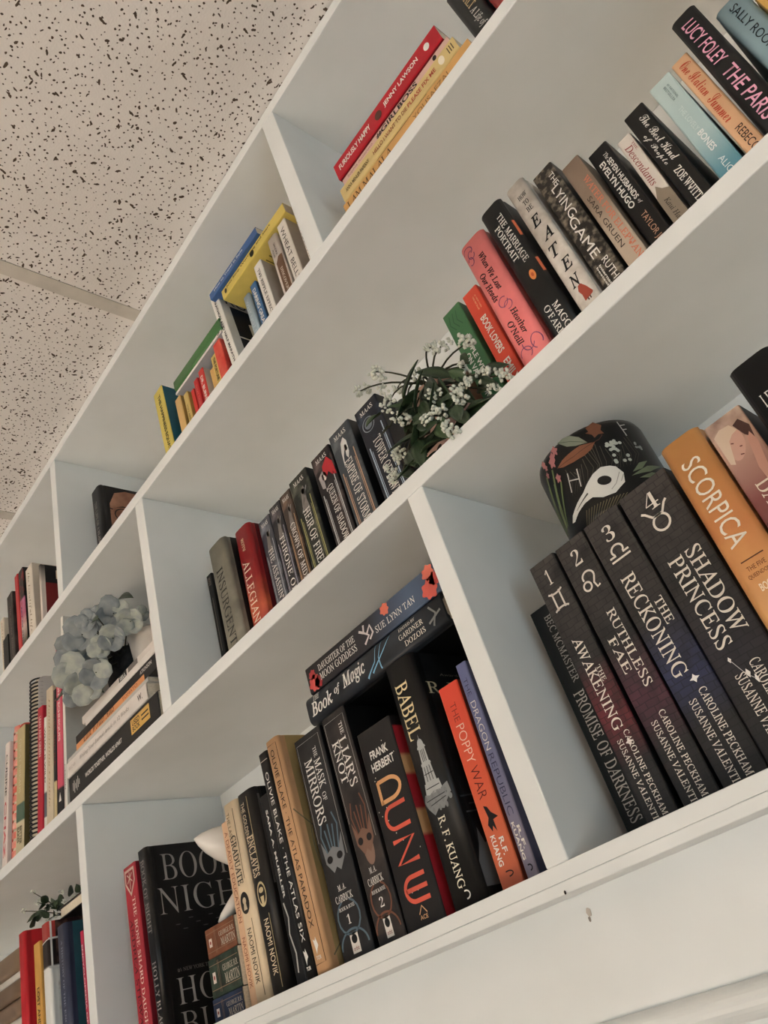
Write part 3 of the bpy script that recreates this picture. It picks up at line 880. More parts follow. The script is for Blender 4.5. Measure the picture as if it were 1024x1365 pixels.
# ---- lowest shelf, middle bay --------------------------------------------------
gx = grad_mat('slate_blue_print', [(0, (96, 104, 150)), (.5, (106, 110, 146)), (.8, (122, 118, 142)), (1, (126, 120, 138))], .1847)
s, f = book('dragon', 'pb', 'slate blue paperback leaning beside the upright', gx, (80, 86, 120), group=G_LOW)
s.text('THE', 'l', (52, 56, 90), .08, .17, .3, .66).text('DRAGON', 'l', WHT, .2, .44, .26, .72, name='title_lettering').text('REPUBLIC', 'l', (46, 50, 84), .46, .74, .26, .72, name='title_lettering')
s.text('R.F.', 'b', WHT, .79, .89, .56, .82, name='author_lettering').text('KUANG', 'b', WHT, .77, .93, .2, .46, name='author_lettering')
s.stroke([arc(.5, .965, .2, .012, -120, 90)], .006, (30, 32, 50), 'publisher_mark', asp=.07)
gp = grad_mat('poppy_print', [(0, (226, 66, 44)), (.5, (220, 84, 50)), (.8, (204, 96, 58)), (1, (170, 80, 50))], .1748)
s, f = book('poppy', 'pb', 'orange red paperback with slim lettering, left of the slate blue one', gp, (120, 50, 34), group=G_LOW)
s.text('THE', 'l', (120, 30, 24), .1, .2, .34, .62).text('POPPY', 'l', (246, 206, 186), .22, .42, .3, .7, name='title_lettering').text('WAR', 'l', (96, 26, 22), .44, .6, .3, .7, name='title_lettering')
s.poly([[(.35, .63), (.5, .64), (.6, .67), (.85, .7), (.6, .705), (.62, .76), (.5, .73), (.42, .755), (.3, .72), (.42, .69)]], (36, 24, 22), 'printed_figure')
s.text('R.F.', 'b', WHT, .79, .87, .56, .78, name='author_lettering').text('KUANG', 'b', WHT, .77, .91, .22, .44, name='author_lettering')
s.stroke([arc(.5, .95, .2, .012, -120, 90)], .006, (40, 20, 20), 'publisher_mark', asp=.13)
s, f = book('babel', 'hc', 'black hardcover with a gold serif title and a white engraved tower on the spine', (31, 30, 29), M((22, 22, 23), .35, (40, 40, 42), 60), group=G_LOW, d=.16)
s.text('BABEL', 's', (232, 210, 160), .1, .35, .24, .66, name='title_lettering')
TW = (176, 178, 176)
s.poly([arc(.5, .385, .1, .03, 180, 360, 8), [(.485, .36), (.5, .335), (.515, .36)], [(.38, .385), (.62, .385), (.64, .395), (.36, .395)], [(.4, .395), (.6, .395), (.62, .455), (.38, .455)], [(.35, .455), (.65, .455), (.66, .465), (.34, .465)],
        [(.36, .465), (.64, .465), (.68, .535), (.32, .535)], [(.28, .535), (.74, .535), (.78, .58), (.24, .58)]], TW, 'printed_tower')
s.poly([[(.1, .6), (.2, .572), (.34, .58), (.5, .57), (.7, .575), (.92, .56), (.94, .6), (.8, .625), (.66, .65), (.5, .64), (.34, .66), (.2, .63)]], (128, 130, 130), 'printed_bushes')
s.stroke([[(.45, .4), (.45, .45)], [(.5, .4), (.5, .45)], [(.55, .4), (.55, .45)], [(.42, .47), (.41, .53)], [(.5, .47), (.5, .53)], [(.58, .47), (.59, .53)], [(.36, .5), (.65, .5)], [(.3, .555), (.72, .555)], [(.2, .6), (.85, .595)], [(.3, .62), (.8, .61)]], .0035, (60, 60, 60), asp=.18, lift=1.5)
s.poly([ell(.2 + .07 * k, .59 + .05 * ((k * 7) % 3) / 2, .04, .012) for k in range(11)], (120, 122, 122), 'printed_bushes', lift=1.3)
s.text('R. F. KUANG', 's', (236, 226, 200), .67, .94, .38, .6, name='author_lettering')
s.stroke([arc(.55, .965, .1, .014, -110, 100)], .005, WHT, 'publisher_mark', asp=.18)
f.text('R. F. KUANG', 's', (196, 184, 150), .135, .19, .06, .95, rot=False, name='author_lettering').text('Award-winning author of', 'p', (150, 145, 130), .095, .11, .2, .8, rot=False)
f.poly([[(.04, .95), (.04, .86), (.08, .8), (.1, .74), (.13, .8), (.2, .78), (.22, .7), (.25, .78), (.34, .84), (.4, .8), (.46, .86), (.6, .84), (.7, .9), (.9, .88), (.96, .95)]], (104, 106, 108), 'printed_city')
f.stroke([[(.05, .62), (.5, .6)], [(.1, .65), (.7, .63)], [(.06, .68), (.4, .67)], [(.5, .7), (.9, .68)]], .006, (74, 75, 78), 'printed_cloud', asp=.7)
s, f = book('dune', 'pb', 'thick dark paperback with huge coral outline letters on the spine', (43, 39, 38), grad_mat('red_gold_bands', [(0, (34, 30, 30)), (.05, (36, 30, 30)), (.06, (176, 34, 44)), (.2, (170, 34, 44)), (.22, (206, 156, 104)), (.3, (206, 156, 104)), (.32, (176, 34, 44)), (.48, (172, 34, 44)), (.5, (206, 156, 104)), (.6, (206, 156, 104)), (.62, (176, 34, 44)), (1, (164, 30, 40))], .1819), group=G_LOW)
s.text('FRANK', 'b', WHT, .12, .165, .24, .76, rot=False, name='author_lettering').text('HERBERT', 'b', WHT, .185, .23, .2, .86, rot=False, name='author_lettering')
CO, SA = (222, 88, 66), (222, 160, 104)
s.stroke([[(.24, .285), (.24, .405)], [(.24, .395)] + arc(.52, .3425, .3, .0525, 90, -90, 14) + [(.24, .29)]], .021, SA, 'title_lettering', asp=.28)
s.stroke([[(.82, .43), (.42, .43)] + arc(.42, .485, .2, .055, -90, -270, 14) + [(.82, .54)]], .021, CO, 'title_lettering', asp=.28)
s.stroke([[(.24, .6), (.8, .6), (.24, .71), (.8, .71)]], .021, CO, 'title_lettering', asp=.28)
s.stroke([[(.8, .78), (.45, .78)] + arc(.45, .835, .22, .055, -90, -270, 14) + [(.8, .89)], [(.24, .835), (.8, .835)]], .021, CO, 'title_lettering', asp=.28)
s.text('ACE', 'b', (226, 170, 120), .955, .975, .42, .62, rot=False).stroke([[(.42, .95), (.52, .915), (.62, .95)]], .006, (226, 170, 120), 'publisher_mark', asp=.28)
for k in range(16):
    s.poly([ell(.08 + .84 * random.random(), .05 + .9 * random.random(), .012, .0035, 6)], (230, 220, 205), 'printed_star', lift=.8)
def orbit(s, num, art, lines):
    for t_, b0, b1, a0, a1 in lines:
        s.text(t_, 's', WHT, b0, b1, a0, a1, name='title_lettering')
    s.text('M. A.', 's', WHT, .705, .73, .36, .62, rot=False, name='author_lettering').text('CARRICK', 's', WHT, .745, .775, .2, .78, rot=False, name='author_lettering')
    s.text('ROOK & ROSE', 's', WHT, .795, .81, .24, .76, rot=False).text(num, 'd', WHT, .83, .868, .43, .58 if num == '2' else .54, rot=False, name='number_lettering')
    s.poly([[(.38, .905), (.64, .905), (.64, .985), (.38, .985)]], (226, 220, 212), 'publisher_mark').poly([ell(.51, .93, .09, .018)], BLK, 'publisher_mark', lift=1.6)
    s.text('orbit', 'p', (150, 60, 50), .958, .975, .42, .6, rot=False)
    s.stroke([[(.08, .03), (.92, .03), (.92, .6)], [(.08, .03), (.08, .5)]], .0025, (170, 165, 160), 'printed_frame', asp=.2)
    c1, c2 = art
    s.poly([[(.14, .5), (.3, .56), (.5, .54), (.7, .56), (.88, .5), (.84, .6), (.62, .65), (.5, .63), (.38, .65), (.18, .6)]], c1, 'printed_mask')
    s.poly([ell(.33, .59, .1, .016), ell(.68, .59, .1, .016)], (36, 32, 32), 'printed_mask', lift=1.5)
    s.stroke([[(.3, .56), (.2, .48), (.3, .42)], [(.5, .54), (.5, .44)], [(.7, .56), (.82, .46), (.72, .4)], [(.42, .55), (.36, .46)], [(.58, .55), (.66, .45)], arc(.5, .84, .36, .07, -70, 250), arc(.5, .96, .44, .07, 180, 360)], .009, c2, 'printed_scroll', asp=.2)
s, f = book('liar', 'pb', 'dark paperback with a copper mask on the spine, numbered 2', M((40, 38, 38), .42, (62, 54, 50), 35), (22, 20, 20), group='matching mask-print paperbacks')
orbit(s, '2', ((126, 92, 74), (118, 74, 54)), [('THE', .06, .12, .66, .8), ("LIAR'S", .13, .36, .5, .82), ('KNOT', .13, .33, .2, .48)])
s.poly([ell(.55, .63, .2, .07, rot=0)], (134, 104, 88), 'printed_face', lift=.9)
s, f = book('mask', 'pb', 'dark paperback with a silver blue mask on the spine, numbered 1', M((44, 42, 42), .42, (58, 58, 60), 35), (24, 22, 22), group='matching mask-print paperbacks')
orbit(s, '1', ((122, 124, 126), (88, 110, 124)), [('THE', .08, .13, .62, .74), ('MASK', .14, .28, .56, .8), ('OF', .3, .34, .58, .72), ('MIRRORS', .12, .43, .22, .52)])
s, f = book('atlasp', 'hc', 'tan spined hardcover with a gold foil front cover', (204, 156, 110), M((184, 158, 104), .3, (166, 140, 88), 6, metal=.45), group=G_LOW, d=.16)
s.text('OLIVIE BLAKE \u00b7 THE ATLAS PARADOX', 'p', (62, 44, 30), .05, .83, .32, .6, name='title_lettering')
s.stroke([[(.1, .025), (.84, .025), (.84, .965), (.1, .965)]], .003, (70, 50, 36), 'printed_frame', asp=.1)
s.poly([[(.3, .87), (.42, .88), (.5, .865), (.6, .9), (.5, .91), (.4, .93), (.36, .9)]], WHT, 'publisher_mark').text('TOR', 'b', WHT, .935, .95, .3, .64, rot=False)
f.stroke([arc(.9, .5, .8, .5, 120, 240, 24), arc(1.2, .4, 1.0, .6, 130, 230, 24), [(.0, .35), (.9, .9)], [(.05, .95), (.8, .5)]], .006, (206, 192, 150), 'foil_line', asp=.68, metal=.6, rough=.25)
s, f = book('atlas6', 'hc', 'narrow black hardcover with white capitals beside the tan spined one', (28, 26, 26), group=G_LOW, d=.16)
s.text('OLIVIE BLAKE \u00b7 THE ATLAS SIX', 'p', WHT, .1, .86, .4, .72, name='title_lettering')
s.stroke([[(.1, .04), (.9, .04)]], .003, CREAM, asp=.08)
s.poly([[(.3, .89), (.44, .9), (.52, .885), (.66, .92), (.52, .93), (.4, .95), (.36, .92)]], WHT, 'publisher_mark').text('TOR', 'b', WHT, .955, .97, .3, .7, rot=False)
s, f = book('mueller', 'pb', 'shorter black book with bold white capitals between two black hardcovers', (30, 29, 30), (26, 26, 28), group=G_LOW, d=.14)
s.text('SARA A. MUELLER', 'b', WHT, .09, .58, .42, .64, name='author_lettering')
s.stroke([[(.3, .6), (.5, .68), (.3, .76), (.55, .86), (.4, .95)]], .012, (180, 178, 172), 'printed_figure', asp=.1)
gg = (206, 186, 140)
s, f = book('golden', 'hc', 'black hardcover with cream gothic capitals, gold lines and a round emblem', (40, 36, 33), (20, 20, 22), group=G_LOW)
s.text('THE GOLDEN', 'p', (226, 206, 172), .05, .24, .22, .42, name='title_lettering').text('ENCLAVES', 'sb', (226, 206, 172), .235, .45, .24, .6, name='title_lettering').text('NAOMI NOVIK', 'p', (226, 206, 172), .66, .92, .34, .6, name='author_lettering')
s.stroke([[(.62, .03), (.62, .42)], [(.68, .64), (.68, .98)]], .005, gg, 'foil_line', asp=.16, metal=.6, rough=.3)
s.poly([ell(.5, .54, .24, .062, 24)], gg, 'printed_emblem').poly([ell(.5, .54, .2, .05, 24)], (46, 42, 38), 'printed_emblem', lift=1.5).poly([ell(.5, .52, .13, .014, 16), [(.4, .55), (.6, .55), (.56, .59), (.44, .59)]], gg, 'printed_emblem', lift=2)
f.stroke([[(.05, .04), (.05, .5)]], .012, (110, 108, 106), 'foil_line', asp=.6, metal=.4)
s, f = book('lastgrad', 'hc', 'cream hardcover with black gothic capitals and a black keyhole emblem', (228, 204, 168), M((176, 166, 136), .3, (150, 138, 108), 14, metal=.35), group=G_LOW)
s.text('THE LAST', 'p', (130, 110, 84), .05, .2, .2, .42, name='title_lettering').text('GRADUATE', 'sb', (48, 40, 32), .18, .44, .22, .62, name='title_lettering').text('NAOMI NOVIK', 'p', (48, 40, 32), .66, .92, .3, .58, name='author_lettering')
s.stroke([[(.72, .04), (.72, .42)], [(.72, .62), (.72, .98)]], .004, (70, 58, 44), asp=.14)
s.poly([ell(.46, .535, .3, .055, 24)], (44, 40, 36), 'printed_emblem').poly([ell(.46, .525, .12, .018, 14), [(.4, .53), (.52, .53), (.58, .57), (.34, .57)]], (214, 194, 160), 'printed_emblem', lift=1.7)
s, f = book('deadly', 'pb', 'peach paperback half hidden behind the cream hardcover, red brown lettering', (226, 184, 146), (196, 168, 140), group=G_LOW)
s.text('A DEADLY EDUCATION', 'p', (140, 74, 54), .06, .58, .22, .52, name='title_lettering').text('NAOMI NOVIK', 'p', (140, 74, 54), .66, .92, .22, .52, name='author_lettering')
s, f = book('night', 'hc', 'large black hardcover showing its front cover with thin silver capitals', (22, 21, 22), (15, 14, 15), group=G_LOW, d=.165, rough=.35)
SG = (150, 146, 142)
s.text('BOOK OF NIGHT', 's', SG, .06, .46, .3, .7, name='title_lettering').text('HOLLY BLACK', 's', SG, .6, .96, .3, .7, name='author_lettering')
f.text('BOOK OF', 't', (150, 146, 142), .05, .2, .12, 1.2, rot=False, name='title_lettering').text('NIGHT', 't', (150, 146, 142), .235, .38, .06, .96, rot=False, name='title_lettering')
f.text('#1 NEW YORK TIMES BESTSELLING AUTHOR', 's', (110, 106, 102), .655, .675, .14, .9, rot=False)
f.text('HOLLY', 't', (150, 146, 142), .7, .83, .12, .95, rot=False, name='author_lettering').text('BLACK', 't', (150, 146, 142), .86, .98, .12, .95, rot=False, name='author_lettering')
f.poly([ell(.2 + .06 * k, .44 + .03 * math.sin(k * 2.1), .025, .003, 6) for k in range(10)], (70, 70, 72), 'printed_stars')
s, f = book('boneshard', 'pb', 'red paperback with a cream shield emblem, left of the large black hardcover', (176, 38, 50), (130, 26, 36), group=G_LOW)
s.text('THE BONE SHARD DAUGHTER', 's', (236, 214, 200), .19, .985, .54, .78, name='title_lettering').text('ANDREA STEWART', 's', (70, 14, 22), .3, .95, .18, .42, name='author_lettering')
s.poly([[(.12, .02), (.88, .02), (.9, .1), (.5, .18), (.1, .1)]], (206, 180, 164), 'printed_shield').poly([[(.2, .035), (.8, .035), (.82, .095), (.5, .16), (.18, .095)]], (150, 30, 42), 'printed_shield', lift=1.5)
s.stroke([[(.3, .05), (.7, .1)], [(.7, .05), (.3, .1)], [(.5, .04), (.5, .14)]], .008, (206, 180, 164), 'printed_shield', asp=.16, lift=2)

# ---- lowest shelf, left bay ----------------------------------------------------
s, f = book('redh', 'hc', 'plain bright red hardcover in the lower left bay', (206, 30, 40), group=G_LOW, rough=.5)
s, f = book('yel', 'pb', 'mustard yellow paperback between the red hardcover and the white jacket', (214, 158, 70), group=G_LOW)
s.text('LOST AND FOUND', 'b', (70, 48, 22), .3, .75, .3, .7, name='title_lettering')
gj = grad_mat('collage_print', [(0, (190, 60, 56)), (.1, (200, 70, 60)), (.12, (46, 30, 28)), (.27, (60, 40, 36)), (.285, (222, 222, 218)), (1, (214, 216, 212))], .2239)
s, f = book('whitej', 'hc', 'white jacketed hardcover with a dark photo collage across its top', gj, grad_mat('collage_print_front', [(0, (60, 24, 24)), (.27, (30, 24, 24)), (.285, (214, 216, 212)), (1, (206, 210, 206))], .2239, noise=((140, 100, 84), .8), nscale=40), group=G_LOW)
s.stroke([[(.0, .125), (1, .11)], [(.0, .285), (1, .285)]], .006, (236, 234, 228), 'printed_ribbon', asp=.12)
s.text('CITY', 'b', (60, 64, 70), .75, .95, .3, .7, name='title_lettering')
f.stroke([[(.0, .11), (.9, .09)], [(.0, .285), (.9, .285)], [(.03, 0), (.03, .285)]], .012, (236, 234, 228), 'printed_ribbon', asp=.6)
s, f = book('navy', 'hc', 'navy spined hardcover with a teal cloth front cover in the lower left bay', (52, 58, 82), M((38, 84, 96), .55, (32, 74, 86), 40), group=G_LOW)
s.text('A HISTORY OF THE ENGLISH GARDEN', 's', (160, 165, 180), .1, .95, .5, .68, name='title_lettering')
s, f = book('pinkthin', 'pb', 'thin crimson book squeezed against the upright in the lower left bay', (190, 34, 70), group=G_LOW)
s.text('ENCYCLOPEDIA OF WINES', 'b', (232, 190, 200), .1, .85, .3, .75, name='title_lettering')
s.poly([[(0, .9), (1, .9), (1, 1.0), (0, 1.0)]], WHT, 'printed_band')

# ---- top shelf -----------------------------------------------------------------
s, f = book('black', 'hc', 'black hardcover with gold and white serif lettering at the top edge of the photo', (36, 37, 33), group=G_TOP)
s.text('EMERALT', 's', (206, 180, 130), .05, .58, .46, .8, name='title_lettering').text('A Life of', 'i', WHT, .6, 1.0, .34, .72, name='title_lettering')
s, f = book('redR', 'hc', 'brick red hardcover at the top edge of the photo, right of the black one', (156, 52, 48), group=G_TOP)
s, f = book('aziz', 'hc', 'white hardcover with tight black capitals next to the upright on the top shelf', (230, 222, 214), group=G_TOP)
s.text('AZIZ ANSARI', 'b', BLK, .1, .46, .12, .42, name='author_lettering').text('MODERN R', 'l', (70, 64, 62), .5, .96, .12, .42, name='title_lettering')
s, f = book('wheat', 'pb', 'white paperback with widely spaced black capitals on the top shelf', (230, 224, 216), (196, 186, 174), group=G_TOP)
s.text('WHEAT BELLY', 'p', BLK, .1, 1.08, .26, .66, name='title_lettering')
s, f = book('sugar', 'hc', 'off-white hardcover with a brown picture panel low on the spine', (226, 214, 204), (190, 176, 164), group=G_TOP)
s.text('SANDRA', 'p', BLK, .14, .36, .52, .68, name='author_lettering').text('MOORE', 'p', BLK, .22, .36, .26, .4, name='author_lettering')
s.poly([[(.3, .48), (.62, .4), (.95, .4), (.95, 1.1), (.3, 1.1)]], (106, 76, 54), 'printed_panel').text('DISCOVERY', 's', (226, 212, 196), .6, 1.05, .5, .72, name='title_lettering')
s, f = book('ripple', 'pb', 'white paperback with small spaced serif capitals in the top middle bay', (230, 225, 216), (180, 170, 158), group=G_TOP)
s.text('THE RIPPLE EFFECT', 'sb', BLK, .12, 1.06, .34, .64, name='title_lettering')
s, f = book('daring', 'pb', 'blue paperback with white bold capitals in the top middle bay', (58, 104, 152), (50, 70, 96), group=G_TOP)
s.text('DARING GREATLY', 'b', WHT, .14, 1.25, .26, .74, name='title_lettering')
s, f = book('whynot', 'hc', 'pale blue grey hardcover with faint white letters in the top middle bay', (168, 188, 200), group=G_TOP)
s.text('WHY NOT ME', 'l', (214, 226, 232), .14, 1.15, .3, .64, name='title_lettering')
s, f = book('marathon', 'pb', 'tall white training book leaning left with a navy striped front cover', (232, 228, 220), M((214, 210, 202), .45), group=G_TOP, d=.17)
s.text('MARATHON AND HALF MARATHON', 'b', (50, 52, 58), .1, 1.1, .36, .62, name='title_lettering')
f.poly([[(.10, .17), (.98, .17), (.98, .98), (.10, .98)]], (24, 36, 54), 'printed_panel')
f.poly([[(.14 + .12 * k, .30 + .17 * j), (.19 + .12 * k, .29 + .17 * j), (.19 + .12 * k, .40 + .17 * j), (.14 + .12 * k, .41 + .17 * j)] for k in range(1, 6) for j in range(4)], (226, 226, 222), 'printed_stripe', lift=1.6)
f.text('RUN', 'p', (60, 64, 68), .07, .155, .07, .45, rot=False, name='title_lettering')
f.stroke([[(.10, .47), (.98, .44)]], .012, (226, 226, 222), asp=.64, lift=1.7)
s, f = book('redshort', 'pb', 'short vermilion book leaning on the tall white training book', M((212, 58, 48), .45, (224, 96, 76), 40), group=G_TOP)
s, f = book('twinned', 'pb', 'short mustard book with black capitals beside the vermilion one', (214, 182, 96), group=G_TOP)
s.text('THE FORTUNE', 'b', BLK, .1, .95, .3, .7, name='title_lettering')
s, f = book('amber2', 'pb', 'lowest honey coloured book in the small-book row under the green book', (212, 168, 96), group=G_TOP)
s, f = book('dr', 'pb', 'small red spined book with white capitals and a beige front cover', (216, 52, 46), (196, 184, 170), group=G_TOP)
s.text('DR. BURNS', 'b', WHT, .22, 1.1, .3, .74, name='title_lettering')
s, f = book('red2', 'pb', 'small glossy red book left of the red spined one with white capitals', (204, 36, 40), group=G_TOP, rough=.3)
s.text('GREAT TALES', 'p', (236, 120, 110), .2, .95, .35, .65)
s, f = book('red1', 'pb', 'thinnest small red book in the row under the green book', (222, 60, 54), group=G_TOP)
s, f = book('mustard', 'pb', 'small olive yellow book with dark capitals in the row under the green book', (204, 174, 96), (170, 140, 70), group=G_TOP)
s.text('YOU ARE', 'p', (90, 74, 36), .42, 1.0, .3, .66, name='title_lettering')
s, f = book('amber', 'pb', 'small amber book at the left end of the row under the green book', (214, 172, 104), (168, 132, 64), group=G_TOP)
s, f = book('happiness', 'pb', 'yellow spined paperback with dark capitals and a teal front cover', (214, 192, 86), (30, 98, 118), group=G_TOP)
s.text('THE HAPPINESS EQUATION', 'b', (40, 48, 40), .1, 1.2, .36, .68, name='title_lettering')
f.poly([[(.3, .5), (.5, .49), (.5, .53), (.3, .54)]], WHT, 'printed_mark')
s, f = book('face', 'hc', 'black hardcover with a close-up face in glasses on its front cover', (26, 25, 26), (22, 20, 20), group=G_TOP, d=.165)
s.text('THE LIFE OF A READER', 's', (180, 174, 168), .25, 1.1, .36, .6, name='title_lettering')
f.poly([[(.10, .5), (.11, .2), (.18, .07), (.32, .03), (.6, .04), (.85, .12), (.9, .4), (.8, .9), (.3, .9), (.16, .66)]], (166, 112, 84), 'printed_face', mat=M((186, 132, 104), .45, (126, 80, 58), 22))
f.stroke([[(.09, .25), (.14, .26)], arc(.27, .31, .11, .07, 0, 360, 20), [(.38, .31), (.45, .31)], arc(.57, .31, .12, .07, 0, 360, 20)], .012, (54, 36, 30), 'printed_glasses', asp=.75, lift=1.5)
f.poly([ell(.27, .32, .06, .028, 14), ell(.57, .32, .06, .028, 14)], (64, 40, 32), 'printed_eye', lift=1.6)
f.poly([[(.17, .235), (.27, .205), (.38, .225), (.27, .225)]], (74, 48, 38), 'printed_brow', lift=1.6)
s, f = book('eleven', 'hc', 'dark red and black thriller beside the left top upright', grad_mat('cream_red_spine', [(0, (28, 24, 24)), (.24, (226, 212, 200)), (.8, (220, 200, 188)), (1, (120, 24, 24))], .1741),
            grad_mat('black_red_cover', [(0, (24, 20, 20)), (.235, (22, 18, 18)), (.245, (128, 24, 24)), (1, (96, 14, 18))], .1741), group=G_TOP, d=.17)
f.text('11', 'b', (222, 196, 168), .06, .18, .18, .34, rot=False, name='title_lettering').text('S', 'sb', (206, 150, 96), .44, .6, .22, .34, rot=False, name='title_lettering')
s, f = book('whitecurl', 'pb', 'white book with curly gold lettering in the top left bay', (222, 210, 194), (206, 192, 174), group=G_TOP)
s.text('the beautiful life', 'c', (150, 130, 104), .08, .98, .2, .64, name='title_lettering')
gk = grad_mat('pink_collage', [(0, (24, 22, 22)), (.32, (24, 22, 22)), (.34, (196, 110, 150)), (.5, (190, 90, 120)), (.62, (220, 190, 180)), (.78, (60, 80, 60)), (1, (30, 30, 30))], .2277, noise=((170, 40, 50), .7), nscale=60)
s, f = book('pinkblk', 'pb', 'black topped book with a pink patterned spine in the top left bay', gk, (30, 28, 28), group=G_TOP)
s.text('ART OF STITCH', 'b', (70, 60, 90), .5, 1.1, .2, .42, name='title_lettering')
s, f = book('redthin', 'pb', 'scarlet thin book left of the pink patterned spine', (204, 52, 56), group=G_TOP)
s, f = book('dark', 'pb', 'charcoal book with faint lettering in the top left bay', M((56, 50, 48), .5, (76, 68, 64), 30), group=G_TOP)
s.text('the secret history', 'i', (120, 108, 98), .2, 1.02, .4, .72, name='title_lettering')
s, f = book('cream', 'pb', 'cream book at the left frame edge of the top shelf', (220, 208, 188), group=G_TOP)
s.text('COLLECTED STORIES', 's', (150, 110, 80), .08, 1.1, .4, .7, name='title_lettering')
PL['blacklow'] = ('t', -1.5465, 0.03, 0.0300, 0.118, -4.5)
s, f = book('blacklow', 'pb', 'short black book beside the cream one at the left end of the top shelf', (26, 24, 24), group=G_TOP)

# ---- middle shelf, left bay ----------------------------------------------------
G_ML = 'books and notebooks in the left bay of the middle shelf'
s, f = book('whitered', 'pb', 'white cookbook with red capitals at the left frame edge of the middle shelf', (224, 212, 204), group=G_ML)
s.text('CUISINE', 'b', (70, 60, 60), .1, .45, .3, .7, name='title_lettering').text('CHAZ', 'b', (200, 60, 70), .5, .95, .3, .75, name='title_lettering')
s, f = book('gold', 'pb', 'olive gold recipe book with a green band', grad_mat('olive_gold', [(0, (186, 168, 120)), (.62, (178, 160, 112)), (.63, (76, 104, 84)), (.76, (76, 104, 84)), (.77, (196, 184, 150)), (1, (188, 176, 140))], .2148), (96, 84, 48), group=G_ML)
s.text('GREAT BREADS', 's', (214, 202, 164), .1, .55, .36, .64).text('BETTER', 'b', (90, 80, 56), .82, .96, .52, .8).text('BAKES', 'b', (90, 80, 56), .82, .94, .2, .46)
s, f = book('redbk', 'pb', 'crimson slim book right of the black coil notebook', (190, 26, 50), group=G_ML)
s.text('LEAN AND GREEN', 'b', (232, 190, 190), .08, .42, .3, .72, name='title_lettering')
s, f = book('whitetx', 'pb', 'thin white booklet with black title beside the crimson slim book', grad_mat('white_photo', [(0, (226, 220, 210)), (.68, (222, 216, 206)), (.7, (64, 70, 84)), (.9, (90, 92, 104)), (.91, (220, 212, 202)), (1, (220, 212, 202))], .1827), group=G_ML)
s.text('WHAT IS WILD', 'b', (50, 46, 44), .1, .62, .3, .75, name='title_lettering')
s, f = book('tan', 'pb', 'tan paperback with pale lettering in the left bay of the middle shelf', (204, 188, 160), group=G_ML)
s.text('Handwriting Guide', 'i', (150, 120, 84), .08, .9, .36, .64, name='title_lettering')
s, f = book('blackred', 'pb', 'narrow black book with dull red lettering left of the pink spine', grad_mat('black_gold_spine', [(0, (34, 30, 30)), (.72, (34, 28, 28)), (.73, (196, 176, 128)), (1, (186, 166, 120))], .2122), (30, 28, 28), group=G_ML)
s.text('FIRE AND ICE', 'sb', (140, 60, 50), .2, .62, .25, .75, name='title_lettering')
s, f = book('techn', 'pb', 'tall pink red spine with white capitals beside the grey cover', grad_mat('pink_black_spine', [(0, (214, 74, 96)), (.86, (208, 70, 96)), (.87, (34, 28, 30)), (1, (30, 26, 28))], .2952), (212, 186, 180), group=G_ML)
s.text('COMPOSITION TECHNIQUES', 'b', (240, 220, 214), .07, .62, .26, .68, name='title_lettering')
s.poly([[(.3, .95), (.7, .95), (.5, .9)]], WHT, 'publisher_mark')
s, f = book('greycov', 'pb', 'tallest thin book with a pale grey cover behind the blue hydrangea', (226, 222, 212), M((196, 194, 186), .5), group=G_ML, d=.2)
s.text('DESIGN', 'p', (110, 108, 104), .8, .92, .3, .7)

# ---- books lying flat ----------------------------------------------------------
G_ST = 'stack lying flat under the red book on the top shelf'
s, f = hbook('pb', 'amber paperback lying lowest in the stack on the top shelf', -.1, .006, 2.2899, .222, .0215, .14, (212, 160, 90), group=G_ST)
s.text('I AM MALALA', 's', (84, 54, 24), .03, .4, .28, .8, name='title_lettering').text('YOUSAFZAI', 'p', (140, 100, 50), .58, .84, .3, .68, name='author_lettering')
s.poly([[(.9, .3), (.93, .3), (.93, .7), (.9, .7)]], (80, 56, 30), 'publisher_mark')
s, f = hbook('pb', 'straw yellow paperback second from the bottom of the stack on the top shelf', -.111, .005, 2.3117, .206, .0238, .14, (214, 188, 122), group=G_ST)
s.text('ANNA MEHLER PAPERNY', 'b', (96, 76, 40), .04, .26, .34, .62, name='author_lettering').text('HELLO I WANT TO DIE', 'b', (150, 84, 52), .3, .6, .34, .64, name='title_lettering').text('PLEASE FIX ME', 'b', (178, 72, 48), .61, .84, .34, .64, name='title_lettering')
s.poly([ell(.5, .89, .3, .02, 16)], (232, 222, 200), 'publisher_mark')
s.stroke([[(.25, .945), (.75, .945)], [(.25, .96), (.75, .96)], [(.25, .975), (.75, .975)]], .006, (90, 72, 40), asp=.11)
s, f = hbook('pb', 'blush pink thin paperback in the stack on the top shelf', -.116, .008, 2.3358, .194, .0138, .14, (220, 178, 164), group=G_ST)
s.text('#GIRLBOSS', 'b', BLK, .34, .72, .12, .8, name='title_lettering').text('Sophia Amoruso', 'p', (150, 110, 104), .05, .3, .3, .7, name='author_lettering')
s.poly([ell(.5, .88, .3, .015, 12)], BLK, 'publisher_mark')
s, f = hbook('pb', 'red paperback with white capitals lying on top of the stack, top shelf', -.12, .005, 2.3499, .192, .0300, .14, (190, 24, 40), (120, 14, 24), group=G_ST)
s.text('FURIOUSLY HAPPY', 'b', WHT, .04, .36, .34, .66, name='title_lettering').text('JENNY LAWSON', 'b', WHT, .5, .82, .34, .68, name='author_lettering')
s.poly([ell(.45, .44, .24, .03, 14)], (84, 46, 36), 'printed_raccoon').poly([ell(.5, .9, .2, .022, 14)], WHT, 'publisher_mark')

